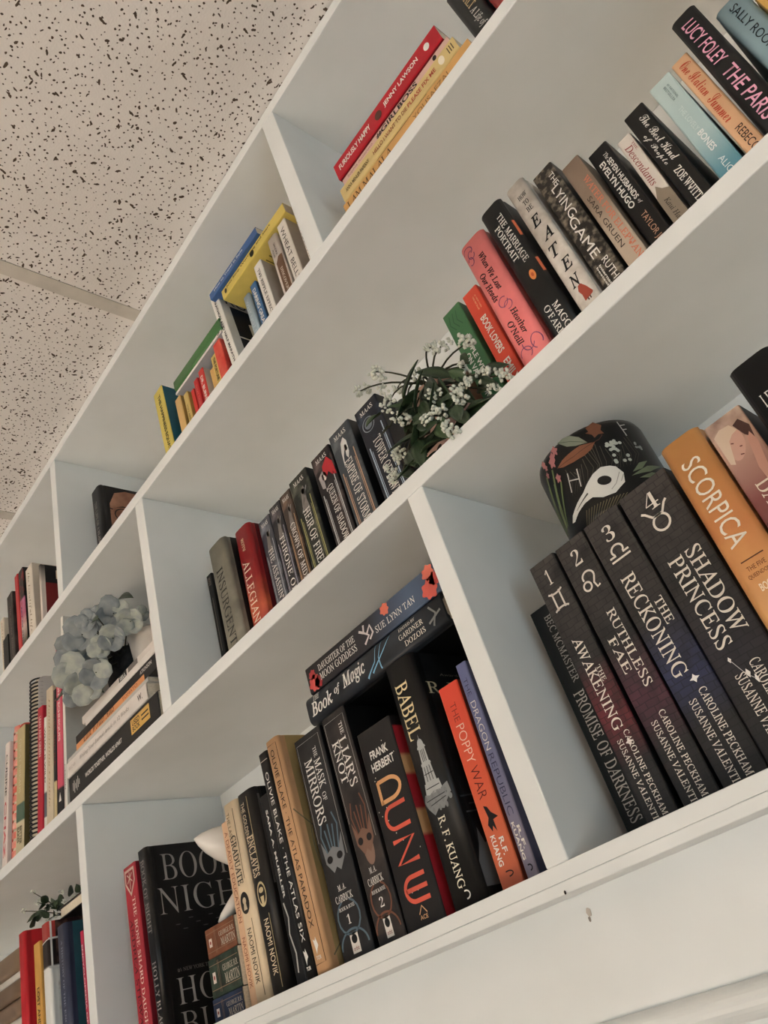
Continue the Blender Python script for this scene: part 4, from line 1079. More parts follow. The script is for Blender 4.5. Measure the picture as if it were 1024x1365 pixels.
G_FT = 'books lying flat on top of the small books, top shelf'
s, f = hbook('pb', 'grey magazine-thin book lying under the green one', -.648, .052, 2.4512, .150, .0050, .15, (232, 226, 218), (170, 172, 178), group=G_FT)
s.stroke([[(.2, .93), (.8, .97)]], .02, (90, 80, 70), asp=.04)
s, f = hbook('hc', 'green hardcover lying flat above the small books', -.646, .050, 2.4566, .150, .0250, .14, (74, 122, 68), group=G_FT)
s, f = hbook('pb', 'yellow guidebook lying flat across the tall books with printed text underneath', -.446, .052, 2.4998, .178, .0215, .165, (220, 196, 92), M((222, 200, 100), .5), group=G_FT)
s.text('Just Stop Worrying and Start', 'b', (60, 52, 20), .08, .8, .55, .8, name='title_lettering').poly([ell(.5, .06, .25, .018, 14)], (60, 54, 24), 'publisher_mark').poly([ell(.45, .5, .3, .03, 14)], (50, 46, 24), 'printed_mark')
w_, L_ = .0235, .182
under = Face(f.root, lambda a, b, lift=1.0: Vector((-0.0003 * lift, a * .165, .178 * b)))
for k in range(9):
    under.stroke([[(.12, .12 + .05 * k), (.5 + .08 * ((k * 3) % 4), .12 + .05 * k)]], .012, (120, 106, 44), 'printed_text_line')
for k in range(4):
    under.stroke([[(.55, .62 + .06 * k), (.9, .62 + .06 * k)]], .014, (110, 98, 42), 'printed_text_line')
s, f = hbook('pb', 'blue guidebook lying on top of the yellow one, top shelf', -.507, .046, 2.5218, .140, .0150, .16, (62, 100, 158), group=G_FT)
s.text('How to Travel in Style', 'b', (214, 222, 232), .1, .72, .3, .7, name='title_lettering')

s, f = hbook('hc', 'navy book with a blue light streak lying across the dark upright books', -.404, .022, 1.5667 + .2222, .222, .0302, .16, M((38, 39, 42), .4, (48, 54, 62), 16), (14, 14, 15), group='two books lying across the lowest shelf row')
s.text('THE', 'i', WHT, .06, .11, .72, .9).text('Book', 'bi', WHT, .03, .2, .22, .72, name='title_lettering').text('of', 'bi', WHT, .22, .27, .34, .7).text('Magic', 'bi', WHT, .29, .46, .22, .84, name='title_lettering')
s.text('EDITED BY', 's', CREAM, .72, .83, .74, .84).text('GARDNER', 's', CREAM, .71, .87, .46, .64, name='author_lettering').text('DOZOIS', 's', CREAM, .735, .87, .18, .36, name='author_lettering')
BL_ = (120, 176, 210)
s.stroke([[(.1, .46), (.45, .53), (.95, .56)], [(.1, .56), (.5, .56), (.95, .6)], [(.15, .5), (.6, .6), (.9, .66)]], .008, BL_, 'printed_light', asp=.136, taper=True)
s.stroke([[(.15, .92), (.5, .95), (.8, .92)], [(.3, .9), (.5, .98)]], .01, (120, 122, 120), 'publisher_mark', asp=.136)
s, f = hbook('pb', 'blue black paperback with coral blossoms lying on top of the navy book', -.398, .024, 1.5667 + .2530, .218, .0305, .15, grad_mat('night_sky_print', [(0, (36, 31, 34)), (.5, (46, 46, 54)), (.8, (74, 92, 118)), (1, (60, 76, 100))], .218), (30, 28, 32), group='two books lying across the lowest shelf row')
s.text('DAUGHTER OF THE', 's', WHT, .1, .4, .56, .8, name='title_lettering').text('MOON GODDESS', 's', WHT, .1, .4, .22, .48, name='title_lettering').text('SUE LYNN TAN', 's', WHT, .55, .83, .26, .5, name='author_lettering')
for cx, cy, rr, cc in ((.3, .05, .04, (214, 78, 74)), (.62, .045, .025, (176, 54, 56)), (.8, .64, .028, (224, 110, 86)), (.3, .93, .045, (220, 92, 80)), (.8, .95, .035, (226, 112, 92)), (.25, .08, .03, (160, 44, 48)), (.5, .97, .03, (204, 76, 70))):
    s.poly([[(cx + (rr * (1 + .13 * math.cos(7 * t) + .06 * math.sin(3 * t)) * math.cos(t)) / .14, cy + rr * (1 + .13 * math.cos(7 * t) + .06 * math.sin(3 * t)) * math.sin(t)) for t in [2 * math.pi * k / 36 for k in range(36)]]], cc, 'printed_blossom')
s.stroke([[(.2, .46), (.4, .5), (.6, .47), (.85, .48)], [(.5, .49), (.7, .52), (.4, .53), (.25, .5)], [(.6, .47), (.75, .44)]], .012, (214, 206, 202), 'printed_dragon', asp=.14)

# three small leather-look books stacked in front of the black hardcover
G_3 = 'three small colour-coded books stacked flat'
SV = (196, 186, 168)
for lab, z0, th_, c1, c2, nm in (('navy blue small book at the bottom of the three-book stack', 1.5669, .0298, (38, 56, 88), (28, 40, 66), 0), ('dark green small book in the middle of the three-book stack', 1.5969, .0420, (50, 68, 54), (38, 50, 40), 1),
                            ('saddle brown small book on top of the three-book stack', 1.6391, .0332, (132, 78, 50), (106, 60, 38), 2)):
    s, f = hbook('pb', lab, -.8885, .052 + .002 * nm, z0, .066 + .001 * nm, th_, .11, M(c1, .55, c2, 60, bump=.1), (40, 34, 30), group=G_3)
    s.text('GEORGE R.R.', 's', SV, .46, .98, .56, .72, name='author_lettering').text('MARTIN', 's', SV, .5, .98, .24, .5, name='author_lettering')
    s.stroke([[(.2, .02), (.2, 1)], [(.82, .02), (.82, 1)], [(.1, .3), (.9, .3)], [(.1, .34), (.9, .34)]], .008, (150, 120, 92), asp=.5)
    s.poly([[(.36, .1), (.64, .1), (.64, .2), (.36, .2)]], (226, 214, 202), 'publisher_mark').poly([ell(.5, .15, .06, .025, 10)], (150, 60, 46), 'publisher_mark', lift=1.6)

# flat stack under the hydrangea
G_H = 'stack lying flat under the blue hydrangea'
s, f = hbook('pb', 'thick black textbook with a yellow sticker at the bottom of the flat stack', -.903, .006, 1.9266, .305, .0415, .2, (40, 39, 38), (34, 33, 33), group=G_H)
s.text('WORLDS TOGETHER, WORLDS APART', 'b', WHT, .2, .62, .42, .62, name='title_lettering')
s.poly([[(.36, .72), (.88, .72), (.88, .91), (.36, .91)]], (214, 168, 84), 'used_sticker').text('USED', 'b', (60, 44, 20), .735, .81, .62, .82).text('BOOK', 'b', (60, 44, 20), .735, .81, .42, .6).stroke([[(.7, .83), (.7, .9)], [(.55, .83), (.55, .9)]], .008, (60, 44, 20), asp=.14, lift=1.7)
s.stroke([[(.4, .05), (.7, .05)], [(.3, .065), (.75, .065)], [(.42, .08), (.62, .08)], [(.3, .095), (.72, .095)], [(.38, .11), (.8, .11)], [(.45, .125), (.65, .125)]], .006, (206, 202, 196), 'publisher_mark', asp=.14)
s, f = hbook('pb', 'white writing guide with grey italic title second from the bottom of the flat stack', -.928, .004, 1.9684, .280, .0242, .2, (222, 214, 206), (196, 190, 182), group=G_H)
s.text('Writing Your Journal Article in 12 Weeks', 'i', (136, 128, 122), .18, .8, .34, .68, name='title_lettering').text('BELCHER', 'p', (170, 160, 154), .03, .12, .4, .6).text('W.', 'b', (70, 66, 64), .9, .95, .3, .7)
s, f = hbook('pb', 'thin pale grey booklet in the flat stack', -.924, .006, 1.9928, .283, .0068, .19, (186, 184, 178), group=G_H)
s, f = hbook('pb', 'black and orange spined book in the upper part of the flat stack', -.898, .008, 1.9998, .278, .0248, .19, grad_mat('black_plain', [(0, (38, 36, 36)), (1, (34, 32, 32))], .278), (34, 32, 32), group=G_H)
s.poly([[(.04, .0), (.42, .0), (.42, .86), (.04, .86)]], (226, 150, 92), 'orange_band').text('Little Wonder Atlas', 'i', (60, 44, 34), .1, .5, .1, .8, name='title_lettering').text('TOMATO', 'p', (150, 70, 50), .6, .78, .14, .34).text('ATKINSON', 'b', (206, 200, 192), .82, .95, .56, .8)
s, f = hbook('pb', 'white plain book second from the top of the flat stack', -.894, .008, 2.0248, .244, .0105, .18, (226, 218, 210), group=G_H)
s, f = hbook('pb', 'cream thin book with a black label on top of the flat stack', -.895, .012, 2.0355, .262, .0135, .17, (220, 210, 200), group=G_H)
s.poly([[(.1, .52), (.95, .52), (.95, .62), (.1, .62)]], (28, 26, 26), 'black_label').text('SELL', 'b', WHT, .53, .61, .3, .75).poly([[(.3, .64), (.9, .64), (.9, .76), (.3, .76)]], (110, 104, 100), 'grey_label')

# book lying fore-edge out above the navy one, lower left
r = empty('hardcover_book', (-1.335, .03, 1.7925), 'black hardcover lying flat with its white page edges facing out, lower left bay', 'book')
box('cover', 0, .138, 0, .16, 0, .0022, M((24, 23, 23), .45), r, .0006)
box('cover', 0, .138, 0, .16, .0155, .0177, M((24, 23, 23), .45), r, .0006)
box('spine', 0, .138, .157, .160, .0022, .0155, M((24, 23, 23), .45), r)
box('page_block', .003, .135, .0025, .157, .0022, .0155, PAPER, r)
# far stack of big flat books at the left frame edge
zz = 1.5667
for k, (hh, cc, lab) in enumerate(((.045, (196, 186, 176), 'pale grey flat book lowest in the dim stack at the left frame edge'), (.050, (126, 98, 76), 'brown flat book second lowest in the dim stack at the left frame edge'), (.058, (206, 198, 186), 'thick off-white flat book in the dim stack at the left frame edge'),
                                (.032, (132, 104, 80), 'tan flat book above the off-white one in the dim stack'), (.030, (120, 94, 70), 'dark tan flat book near the top of the dim stack'), (.012, (214, 206, 196), 'thin white flat book in the dim stack'), (.040, (132, 106, 80), 'topmost brown flat book of the dim stack at the left frame edge'))):
    hbook('hc', lab, -1.53 - .004 * (k % 3), .085 + .003 * (k % 2), zz, .30, hh - .0003, .14, cc, group='dim stack at the left frame edge')
    zz += hh

# ------------------------------------------------------------------ painted black canister on the numbered books
can = empty('painted_canister', (-.246, .107, 1.7962), 'black round canister painted with a bird skull, flowers and leaves, on the brick-print books', 'canister')
CR, CH = .051, .0888
prof = [(0, .0006), (CR - .006, 0), (CR - .002, .0015), (CR, .006)] + [(CR, CH * k / 8) for k in range(1, 8)]
prof += [(CR, CH - .008), (CR - .0015, CH - .003), (CR - .005, CH - .0005), (0, CH)]
link('body', mesh_from_bm(lathe_bm(prof, 56), smooth=True), M((14, 13, 14), .3, (24, 23, 23), 60, spec=.25), can)
def can_fn(a, b, lift=1.0):
    t = math.radians(-68 + (a - .5) * 160)
    r = CR + .0003 * lift
    return Vector((r * math.cos(t), r * math.sin(t), CH * (1 - b)))
cf = Face(can, can_fn, True)
A2 = 1.6
BONE = (206, 206, 200)
cf.poly([[(.576, .559), (.525, .533), (.467, .56), (.413, .613), (.365, .67), (.295, .715), (.22, .773), (.187, .827), (.215, .841), (.274, .801), (.342, .772), (.402, .77), (.457, .831), (.531, .848), (.607, .781), (.627, .681), (.605, .591)]], BONE, 'painted_skull', lift=1.6)
cf.poly([ell(.508, .68, .037, .055, 18, rot=-20)], (26, 24, 24), 'painted_eye_socket', lift=2.6)
cf.stroke([[(.388, .707), (.34, .735), (.27, .775)]], .018, (70, 66, 62), 'painted_nostril', asp=A2, lift=2.4, taper=True)
cf.stroke([[(.607, .66), (.56, .76), (.52, .8)], [(.62, .7), (.59, .76)]], .008, (150, 150, 146), 'painted_shading', asp=A2, lift=2.2)
cf.poly([[(.366, .04), (.41, .03), (.451, .045), (.5, .12), (.53, .22), (.46, .19), (.41, .14)]], (122, 130, 112), 'painted_leaf', lift=1.2)
cf.stroke([[(.366, .04), (.44, .11), (.53, .22)]], .006, (80, 88, 74), 'painted_vein', asp=A2, lift=1.8)
cf.poly([[(.285, .26), (.34, .23), (.394, .219), (.48, .21), (.57, .25), (.53, .31), (.48, .335), (.4, .33), (.327, .302)]], (128, 78, 52), 'painted_leaf', lift=1.3)
cf.stroke([[(.285, .265), (.42, .28), (.6, .24), (.63, .2)]], .007, (88, 50, 34), 'painted_vein', asp=A2, lift=1.9)
cf.poly([[(.544, .115), (.565, .11), (.56, .06), (.585, .07), (.617, .025), (.622, .08), (.655, .09), (.635, .14), (.645, .19), (.61, .18), (.58, .205), (.575, .16)]], (112, 68, 46), 'painted_leaf', lift=1.2)
for cx, cy, r_ in ((.323, .084, .03), (.29, .12, .028), (.268, .165, .034), (.19, .09, .026), (.2, .14, .02), (.257, .35, .028), (.18, .215, .02)):
    cf.poly([[(cx + r_ * (1 + .3 * math.cos(5 * t)) * math.cos(t) * .7, cy + r_ * 1.6 * (1 + .3 * math.cos(5 * t)) * math.sin(t)) for t in [2 * math.pi * k / 20 for k in range(20)]]], (168, 104, 104), 'painted_flower', lift=1.5)
for ln in ([(.159, .208), (.09, .5), (.04, .82)], [(.241, .22), (.17, .5), (.099, .784)], [(.262, .4), (.19, .6), (.12, .787)], [(.13, .3), (.05, .55), (.03, .7)], [(.2, .35), (.12, .62), (.08, .8)]):
    cf.stroke([ln], .022, (98, 112, 70), 'painted_stem', asp=A2, lift=1.2)
for ln in ([(.331, .386), (.297, .584)], [(.398, .412), (.371, .601)], [(.316, .464), (.384, .52)], [(.765, .082), (.777, .268)], [(.77, .134), (.812, .12)], [(.77, .19), (.806, .18)]):
    cf.stroke([ln], .012, (190, 188, 182), 'painted_rune', asp=A2, lift=1.5)
for k in range(22):
    a_ = .33 + .021 * k
    cf.stroke([[(a_, .34 + .1 * math.sin(k * .5)), (a_ + .02 * math.sin(k), .5), (a_ - .04, .62)]], .006, (82, 78, 66), 'painted_feather', asp=A2, lift=.8, taper=True)
for k in range(14):
    cf.stroke([[(.33 + .02 * k, .84 + .004 * k), (.28 + .018 * k, .98)]], .008, (104, 98, 70), 'painted_feather', asp=A2, lift=.8, taper=True)
for k in range(22):
    cx, cy = .62 + .1 * random.random(), .3 + .26 * random.random()
    cf.poly([ell(cx, cy, .012, .02, 7)], (176, 182, 172), 'painted_sprig', lift=1.3)
for k in range(8):
    cf.poly([ell(.79 + .05 * random.random(), .34 + .1 * random.random(), .01, .016, 7)], (150, 156, 150), 'painted_sprig', lift=1.3)
for x1, y1, x2, y2 in ((.66, .74, .93, .64), (.68, .7, .82, .59), (.7, .78, .9, .76)):
    cf.poly([[(x1, y1), ((x1 + x2) / 2, (y1 + y2) / 2 - .035), (x2, y2), ((x1 + x2) / 2, (y1 + y2) / 2 + .035)]], (110, 124, 96), 'painted_leaf', lift=1.2)

# ------------------------------------------------------------------ plant helpers
def leaf_mesh(cup=.18, n=7):
    """unit leaf along +y, width along x, thickness given by a second skin"""
    bm = bmesh.new()
    top, bot = [], []
    for i in range(n + 1):
        t = i / n
        wdt = .5 * (math.sin(math.pi * t ** .75) ** .9) if 0 < t < 1 else .012
        zc = -.22 * t * t
        row = []
        for u in (-1, -.5, 0, .5, 1):
            row.append((u * wdt, t, zc + cup * wdt * abs(u) * 1.2 - .02 * (u == 0)))
        top.append([bm.verts.new(p) for p in row])
        bot.append([bm.verts.new((p[0], p[1], p[2] - .018)) for p in row])
    for i in range(n):
        for k in range(4):
            bm.faces.new((top[i][k], top[i][k + 1], top[i + 1][k + 1], top[i + 1][k]))
            bm.faces.new((bot[i][k + 1], bot[i][k], bot[i + 1][k], bot[i + 1][k + 1]))
        for k, s_ in ((0, 1), (4, -1)):
            q = (top[i][k], top[i + 1][k], bot[i + 1][k], bot[i][k])
            bm.faces.new(q if s_ > 0 else q[::-1])
    return mesh_from_bm(bm, 'leaf', True)

def aim(o, a, b, width, roll=0.0, up=Vector((0, -0.85, 0.5))):
    a, b = Vector(a), Vector(b)
    y = (b - a)
    L_ = max(y.length, 1e-4)
    y.normalize()
    x = y.cross(up)
    if x.length < 1e-4:
        x = Vector((1, 0, 0))
    x.normalize()
    z = x.cross(y)
    m = Matrix((x, y, z)).transposed().to_4x4() @ Matrix.Rotation(roll, 4, 'Y')
    o.matrix_local = Matrix.Translation(a) @ m @ Matrix.Diagonal((width, L_, max(width, L_ * .6), 1))

def cluster_mesh(n=16, r=1.0, seed=1, br=.3):
    rnd = random.Random(seed)
    bm = bmesh.new()
    for k in range(n):
        v = Vector((rnd.uniform(-1, 1), rnd.uniform(-1, 1), rnd.uniform(-1, 1)))
        if v.length < .1:
            v = Vector((1, 0, 0))
        v = v.normalized() * r * rnd.uniform(.5, 1.0)
        q = bmesh.ops.create_icosphere(bm, subdivisions=1, radius=br * rnd.uniform(.75, 1.15))
        for w_ in q['verts']:
            w_.co = Vector((w_.co.x * rnd.uniform(.9, 1.1), w_.co.y, w_.co.z * .75)) + v
    return mesh_from_bm(bm, 'flower_cluster', True)

LEAF_DK = M((38, 56, 36), .38, (58, 78, 48), 60, spec=.4)
LEAF_LT = M((72, 92, 58), .42, (50, 70, 42), 60)
STEM = M((62, 62, 42), .6)
BLOOM = M((214, 216, 204), .6, (190, 194, 178), 90)
LEAF_A, LEAF_B = leaf_mesh(.18), leaf_mesh(.3)
LEAF_A.materials.append(LEAF_DK)
LEAF_B.materials.append(LEAF_LT)
CLU = [cluster_mesh(17, 1.0, s_, .3) for s_ in (1, 2, 3)]
for c_ in CLU:
    c_.materials.append(BLOOM)

# ------------------------------------------------------------------ white-flowered plant on the middle shelf
PX, PY, PZ = -.370, .118, 1.9265
plant = empty('potted_plant', (PX, PY, PZ), 'leafy green plant with small white flower clusters in a blush pot on the middle shelf', 'plant')
PB = Vector((PX, PY, PZ))
pot = [(0, 0), (.036, 0), (.039, .003), (.050, .125), (.052, .128), (.052, .140), (.0485, .140), (.047, .126), (.0, .126)]
link('pot', mesh_from_bm(lathe_bm(pot, 40), smooth=True), M((206, 164, 146), .55, (190, 146, 128), 20), plant)
link('soil', mesh_from_bm(lathe_bm([(0, .130), (.02, .131), (.0465, .1275)], 24)), M((60, 46, 36), .95, (40, 30, 24), 160, bump=.6), plant)
CL = [(-0.4238, 0.04, 2.1063), (-0.4193, 0.05, 2.1114), (-0.4061, 0.06, 2.1304), (-0.3998, 0.055, 2.1167), (-0.3137, 0.04, 2.0689), (-0.3088, 0.045, 2.0679), (-0.2998, 0.05, 2.0645), (-0.2692, 0.03, 2.0301), (-0.2649, 0.03, 2.0225), (-0.3978, 0.05, 2.0896), (-0.3877, 0.04, 2.0592), (-0.3934, 0.035, 2.0508), (-0.3791, 0.03, 2.0232), (-0.3723, 0.03, 2.014), (-0.386, 0.06, 2.0842), (-0.3183, 0.02, 2.0002), (-0.3238, 0.02, 1.9992), (-0.3198, 0.015, 1.9757), (-0.3179, 0.015, 1.9695), (-0.3322, 0.01, 1.9732), (-0.2917, 0.03, 1.9884), (-0.2978, 0.02, 1.9782), (-0.2944, 0.02, 1.9691), (-0.2869, 0.03, 1.9884), (-0.293, 0.05, 2.0229), (-0.3612, 0.07, 2.0858), (-0.2668, 0.04, 1.9854), (-0.275, 0.045, 1.9909), (-0.2536, 0.04, 1.9697), (-0.2516, 0.04, 1.9649), (-0.2642, 0.03, 1.9572), (-0.3083, 0.0, 1.9374), (-0.305, -0.004, 1.9263), (-0.3917, 0.03, 1.9842), (-0.3996, 0.03, 1.983), (-0.4125, 0.03, 1.9753), (-0.4123, 0.03, 1.9676)]
crown = Vector((PX + .012, PY - .03, PZ + .145))
def stem_between(parent, base, a, b, r=.0011, lift=.03, name='stem', mat=STEM):
    a, b = Vector(a), Vector(b)
    mid = a.lerp(b, .5) + Vector((0, -.006, lift * max(0, 1 - abs(b.z - a.z) / .1)))
    pts = [(a * (1 - t) ** 2 + mid * 2 * t * (1 - t) + b * t * t) - base for t in [k / 6 for k in range(7)]]
    link(name, mesh_from_bm(tube_bm(bmesh.new(), pts, [r * (1.25 - .5 * k / 6) for k in range(7)], 5), smooth=True), mat, parent)
for i, c_ in enumerate(CL):
    o = link('flower_cluster', CLU[i % 3], None, plant)
    sc_ = .0070 + .0024 * random.random()
    o.location = Vector(c_) - PB
    o.scale = (sc_, sc_, sc_)
    o.rotation_euler = (random.random() * 6, random.random() * 6, random.random() * 6)
    if i % 2 == 0:
        stem_between(plant, PB, crown, c_)
LF = [((-0.3173, 0.06, 2.036), (-0.3419, 0.05, 2.0674), 0.008), ((-0.3795, 0.05, 2.0521), (-0.3468, 0.04, 2.0712), 0.0055), ((-0.3558, 0.03, 2.0103), (-0.3387, 0.03, 2.0425), 0.0065), ((-0.3679, 0.04, 2.028), (-0.38, 0.03, 2.0417), 0.0075), ((-0.3531, 0.02, 1.974), (-0.3856, 0.01, 1.9819), 0.0095), ((-0.3566, 0.02, 1.974), (-0.3312, 0.01, 1.9649), 0.0065), ((-0.3586, 0.02, 1.9698), (-0.3545, 0.005, 1.936), 0.0085), ((-0.3551, 0.01, 1.9465), (-0.336, 0.02, 1.9536), 0.011), ((-0.3017, 0.03, 1.959), (-0.2643, 0.02, 1.9472), 0.011), ((-0.3059, 0.03, 1.9569), (-0.2764, 0.02, 1.9469), 0.009), ((-0.3047, 0.02, 1.9581), (-0.2932, 0.01, 1.9359), 0.006), ((-0.2961, 0.05, 2.0101), (-0.3033, 0.04, 2.0223), 0.0055), ((-0.2971, 0.05, 2.0016), (-0.2725, 0.04, 1.9925), 0.007), ((-0.2893, 0.05, 1.9911), (-0.2664, 0.03, 1.9675), 0.0085), ((-0.4007, 0.04, 2.0311), (-0.4074, 0.03, 2.0239), 0.005), ((-0.413, 0.05, 2.0653), (-0.4188, 0.03, 2.0516), 0.006), ((-0.313, 0.02, 1.9803), (-0.3033, 0.02, 1.9803), 0.01), ((-0.3105, 0.02, 1.9721), (-0.3067, 0.02, 1.9865), 0.011), ((-0.3454, 0.03, 2.0135), (-0.3354, 0.02, 1.9824), 0.0075), ((-0.329, 0.02, 1.9679), (-0.3185, 0.01, 1.9411), 0.009), ((-0.337, 0.02, 1.972), (-0.3462, 0.01, 1.9795), 0.009), ((-0.2971, 0.01, 1.9591), (-0.3008, 0.01, 1.9453), 0.0075), ((-0.3844, 0.03, 1.9766), (-0.3688, 0.01, 1.9463), 0.0055), ((-0.3894, 0.03, 1.9658), (-0.3547, 0.01, 1.9404), 0.0065), ((-0.3977, 0.03, 1.9635), (-0.3819, 0.02, 1.9425), 0.006), ((-0.2837, 0.06, 2.0086), (-0.2576, 0.05, 1.9915), 0.0065), ((-0.3508, 0.06, 2.0563), (-0.3277, 0.03, 2.0066), 0.0125), ((-0.3357, 0.06, 2.042), (-0.3168, 0.03, 1.9874), 0.0125), ((-0.3775, 0.06, 2.0642), (-0.371, 0.03, 2.0207), 0.01), ((-0.3153, 0.06, 2.026), (-0.2957, 0.03, 1.9772), 0.01), ((-0.2915, 0.06, 2.0324), (-0.2974, 0.06, 2.0481), 0.007)]
for i, (a, b, w_) in enumerate(LF):
    a, b = Vector(a), Vector(b)
    b = a + (b - a) * 1.25
    o = link('leaf', LEAF_B if i % 4 == 3 else LEAF_A, None, plant)
    aim(o, a - PB, b - PB, max(w_ * 2.1, .014), random.uniform(-.5, .5))
    if i % 2 == 0:
        stem_between(plant, PB, crown, a, .0013)
for i in range(22):                                   # inner foliage between the pot rim and the shelf edge
    a = Vector((random.uniform(-.385, -.30), random.uniform(.03, .07), random.uniform(1.945, 2.04)))
    b = a + Vector((random.uniform(-.03, .03), random.uniform(-.035, -.01), random.uniform(-.03, .02)))
    o = link('leaf', LEAF_A, None, plant)
    aim(o, a - PB, b - PB, random.uniform(.016, .026), random.uniform(-.6, .6))

# ------------------------------------------------------------------ blue grey hydrangea on the flat stack
HB = Vector((-1.118, .085, 2.0492))
hyd = empty('potted_hydrangea', HB, 'artificial blue grey hydrangea in a dark basket on the flat book stack', 'plant')
bk = [(0, 0), (.032, 0), (.034, .002), (.043, .085), (.0445, .088), (.043, .091), (.040, .090), (.038, .080), (0, .078)]
link('basket', mesh_from_bm(lathe_bm(bk, 32), smooth=True), M((24, 22, 22), .6, (52, 50, 48), 150, bump=.8), hyd)
petal = bmesh.new()
pn = 9
vr = []
for r_ in (0.12, .55, 1.0):
    vr.append([petal.verts.new((r_ * math.cos(2 * math.pi * k / pn) * .95, r_ * math.sin(2 * math.pi * k / pn) + .0, (.13 * r_ * r_) + .04 * math.sin(3 * 2 * math.pi * k / pn) * r_)) for k in range(pn)])
petal.faces.new(vr[0])
for i in range(2):
    for k in range(pn):
        petal.faces.new((vr[i][k], vr[i + 1][k], vr[i + 1][(k + 1) % pn], vr[i][(k + 1) % pn]))
bmesh.ops.recalc_face_normals(petal, faces=petal.faces[:])
bmesh.ops.solidify(petal, geom=petal.faces[:], thickness=.03)
PETAL = mesh_from_bm(petal, 'petal', False)
for pf in PETAL.polygons:
    pf.use_smooth = abs(pf.normal.z) > .5
PETAL.materials.append(M((146, 151, 148), .7, (120, 126, 130), 1.1, contrast=(.3, .7)))
PETAL2 = PETAL.copy()
PETAL2.materials.clear()
PETAL2.materials.append(M((174, 177, 162), .7, (138, 144, 142), 1.0, contrast=(.3, .7)))
HY = [((-1.0316, 0.02, 2.1669), 0.0186), ((-1.1042, 0.03, 2.2029), 0.0153), ((-1.0515, -0.014, 2.1623), 0.0131), ((-1.0763, -0.014, 2.1507), 0.023), ((-1.1154, -0.014, 2.1406), 0.023), ((-1.1086, -0.014, 2.0975), 0.0241), ((-1.0935, 0.015, 2.1139), 0.0164), ((-1.0222, 0.01, 2.1161), 0.0164), ((-1.0432, 0.0, 2.1116), 0.0142), ((-0.9991, 0.03, 2.134), 0.0164), ((-1.0803, -0.014, 2.065), 0.0219), ((-1.0391, -0.014, 2.0645), 0.0175), ((-1.0855, 0.04, 2.2123), 0.0153), ((-1.1312, 0.03, 2.1992), 0.0175), ((-0.9986, 0.05, 2.1486), 0.0098), ((-1.1138, -0.014, 2.066), 0.0153)]
hc_ = HB + Vector((0, -.01, .10))
camdir = Vector((0.6, -0.62, -0.5)).normalized()
for i, (p, r_) in enumerate(HY):
    p = Vector(p)
    out = ((p - hc_).normalized() * .6 + camdir).normalized()
    q = out.to_track_quat('Z', 'Y')
    n_ = 4 if r_ > .012 else 3
    spin = random.random() * 2
    for k in range(n_):
        o = link('petal', PETAL2 if i in (5, 8, 9, 10) or (i + k) % 7 == 0 else PETAL, None, hyd)
        ang = spin + 2 * math.pi * k / n_
        off = q @ Vector((math.cos(ang), math.sin(ang), 0)) * r_ * .72
        o.location = p + off - HB
        tilt = Euler((0, 0, ang)).to_quaternion() @ Euler((0, random.uniform(-.75, -.15), 0)).to_quaternion()
        o.rotation_euler = (q @ tilt).to_euler()
        s_ = r_ * .9 * random.uniform(.9, 1.1)
        o.scale = (s_, s_, s_)
    stem_between(hyd, HB, hc_ - Vector((0, 0, .02)), p, .0012, .01)
HL = [((-1.0888, 0.06, 2.233), (-1.0274, 0.05, 2.2062), 0.0109), ((-1.0146, -0.014, 2.1437), (-1.0472, -0.014, 2.1582), 0.0077), ((-1.143, -0.014, 2.0865), (-1.2038, -0.014, 2.1042), 0.0153), ((-1.0636, -0.014, 2.075), (-1.1044, 0.02, 2.066), 0.0098), ((-1.1287, -0.014, 2.075), (-1.135, -0.014, 2.066), 0.0131), ((-1.0947, -0.014, 2.075), (-1.0808, -0.014, 2.066), 0.0109)]
for i, (a, b, w_) in enumerate(HL):
    o = link('leaf', LEAF_A, None, hyd)
    aim(o, Vector(a) - HB, Vector(b) - HB, w_ * 1.8, random.uniform(-.4, .4))
    if i:
        stem_between(hyd, HB, hc_, a, .0013, .01)
bud = bmesh.new()
tube_bm(bud, [Vector(p) - HB for p in ((-1.1427, -.014, 2.0884), (-1.1571, -.014, 2.1036), (-1.1713, -.014, 2.1236))], [.002, .007, .009], 12)
link('bud', mesh_from_bm(bud, smooth=True), M((110, 112, 120), .6, (60, 56, 62), 40), hyd)
stem_between(hyd, HB, hc_, (-1.1427, -.014, 2.0884), .0014, .0)

# white cup and white box on the same stack
cup = link('white_cup', mesh_from_bm(lathe_bm([(0, 0), (.024, 0), (.026, .002), (.036, .082), (.0372, .084), (.036, .0855), (.034, .083), (.025, .006), (0, .005)], 40), smooth=True), M((226, 218, 208), .35), None, (-1.037, .083, 2.0492))
tag(cup, 'small white tapered cup on the flat book stack beside the hydrangea', 'cup')
wb_ = empty('white_box', (-.985, .05, 2.0492), 'white rounded box partly behind the upright on the flat book stack', 'box')
bx_ = link('body', mesh_from_bm(box_bm(0, .075, 0, .09, 0, .098, .012, 4), smooth=True), M((228, 220, 212), .4), wb_)
box('lid_seam', .0105, .0645, -.0005, .001, .018, .0192, M((150, 140, 132), .6), wb_)

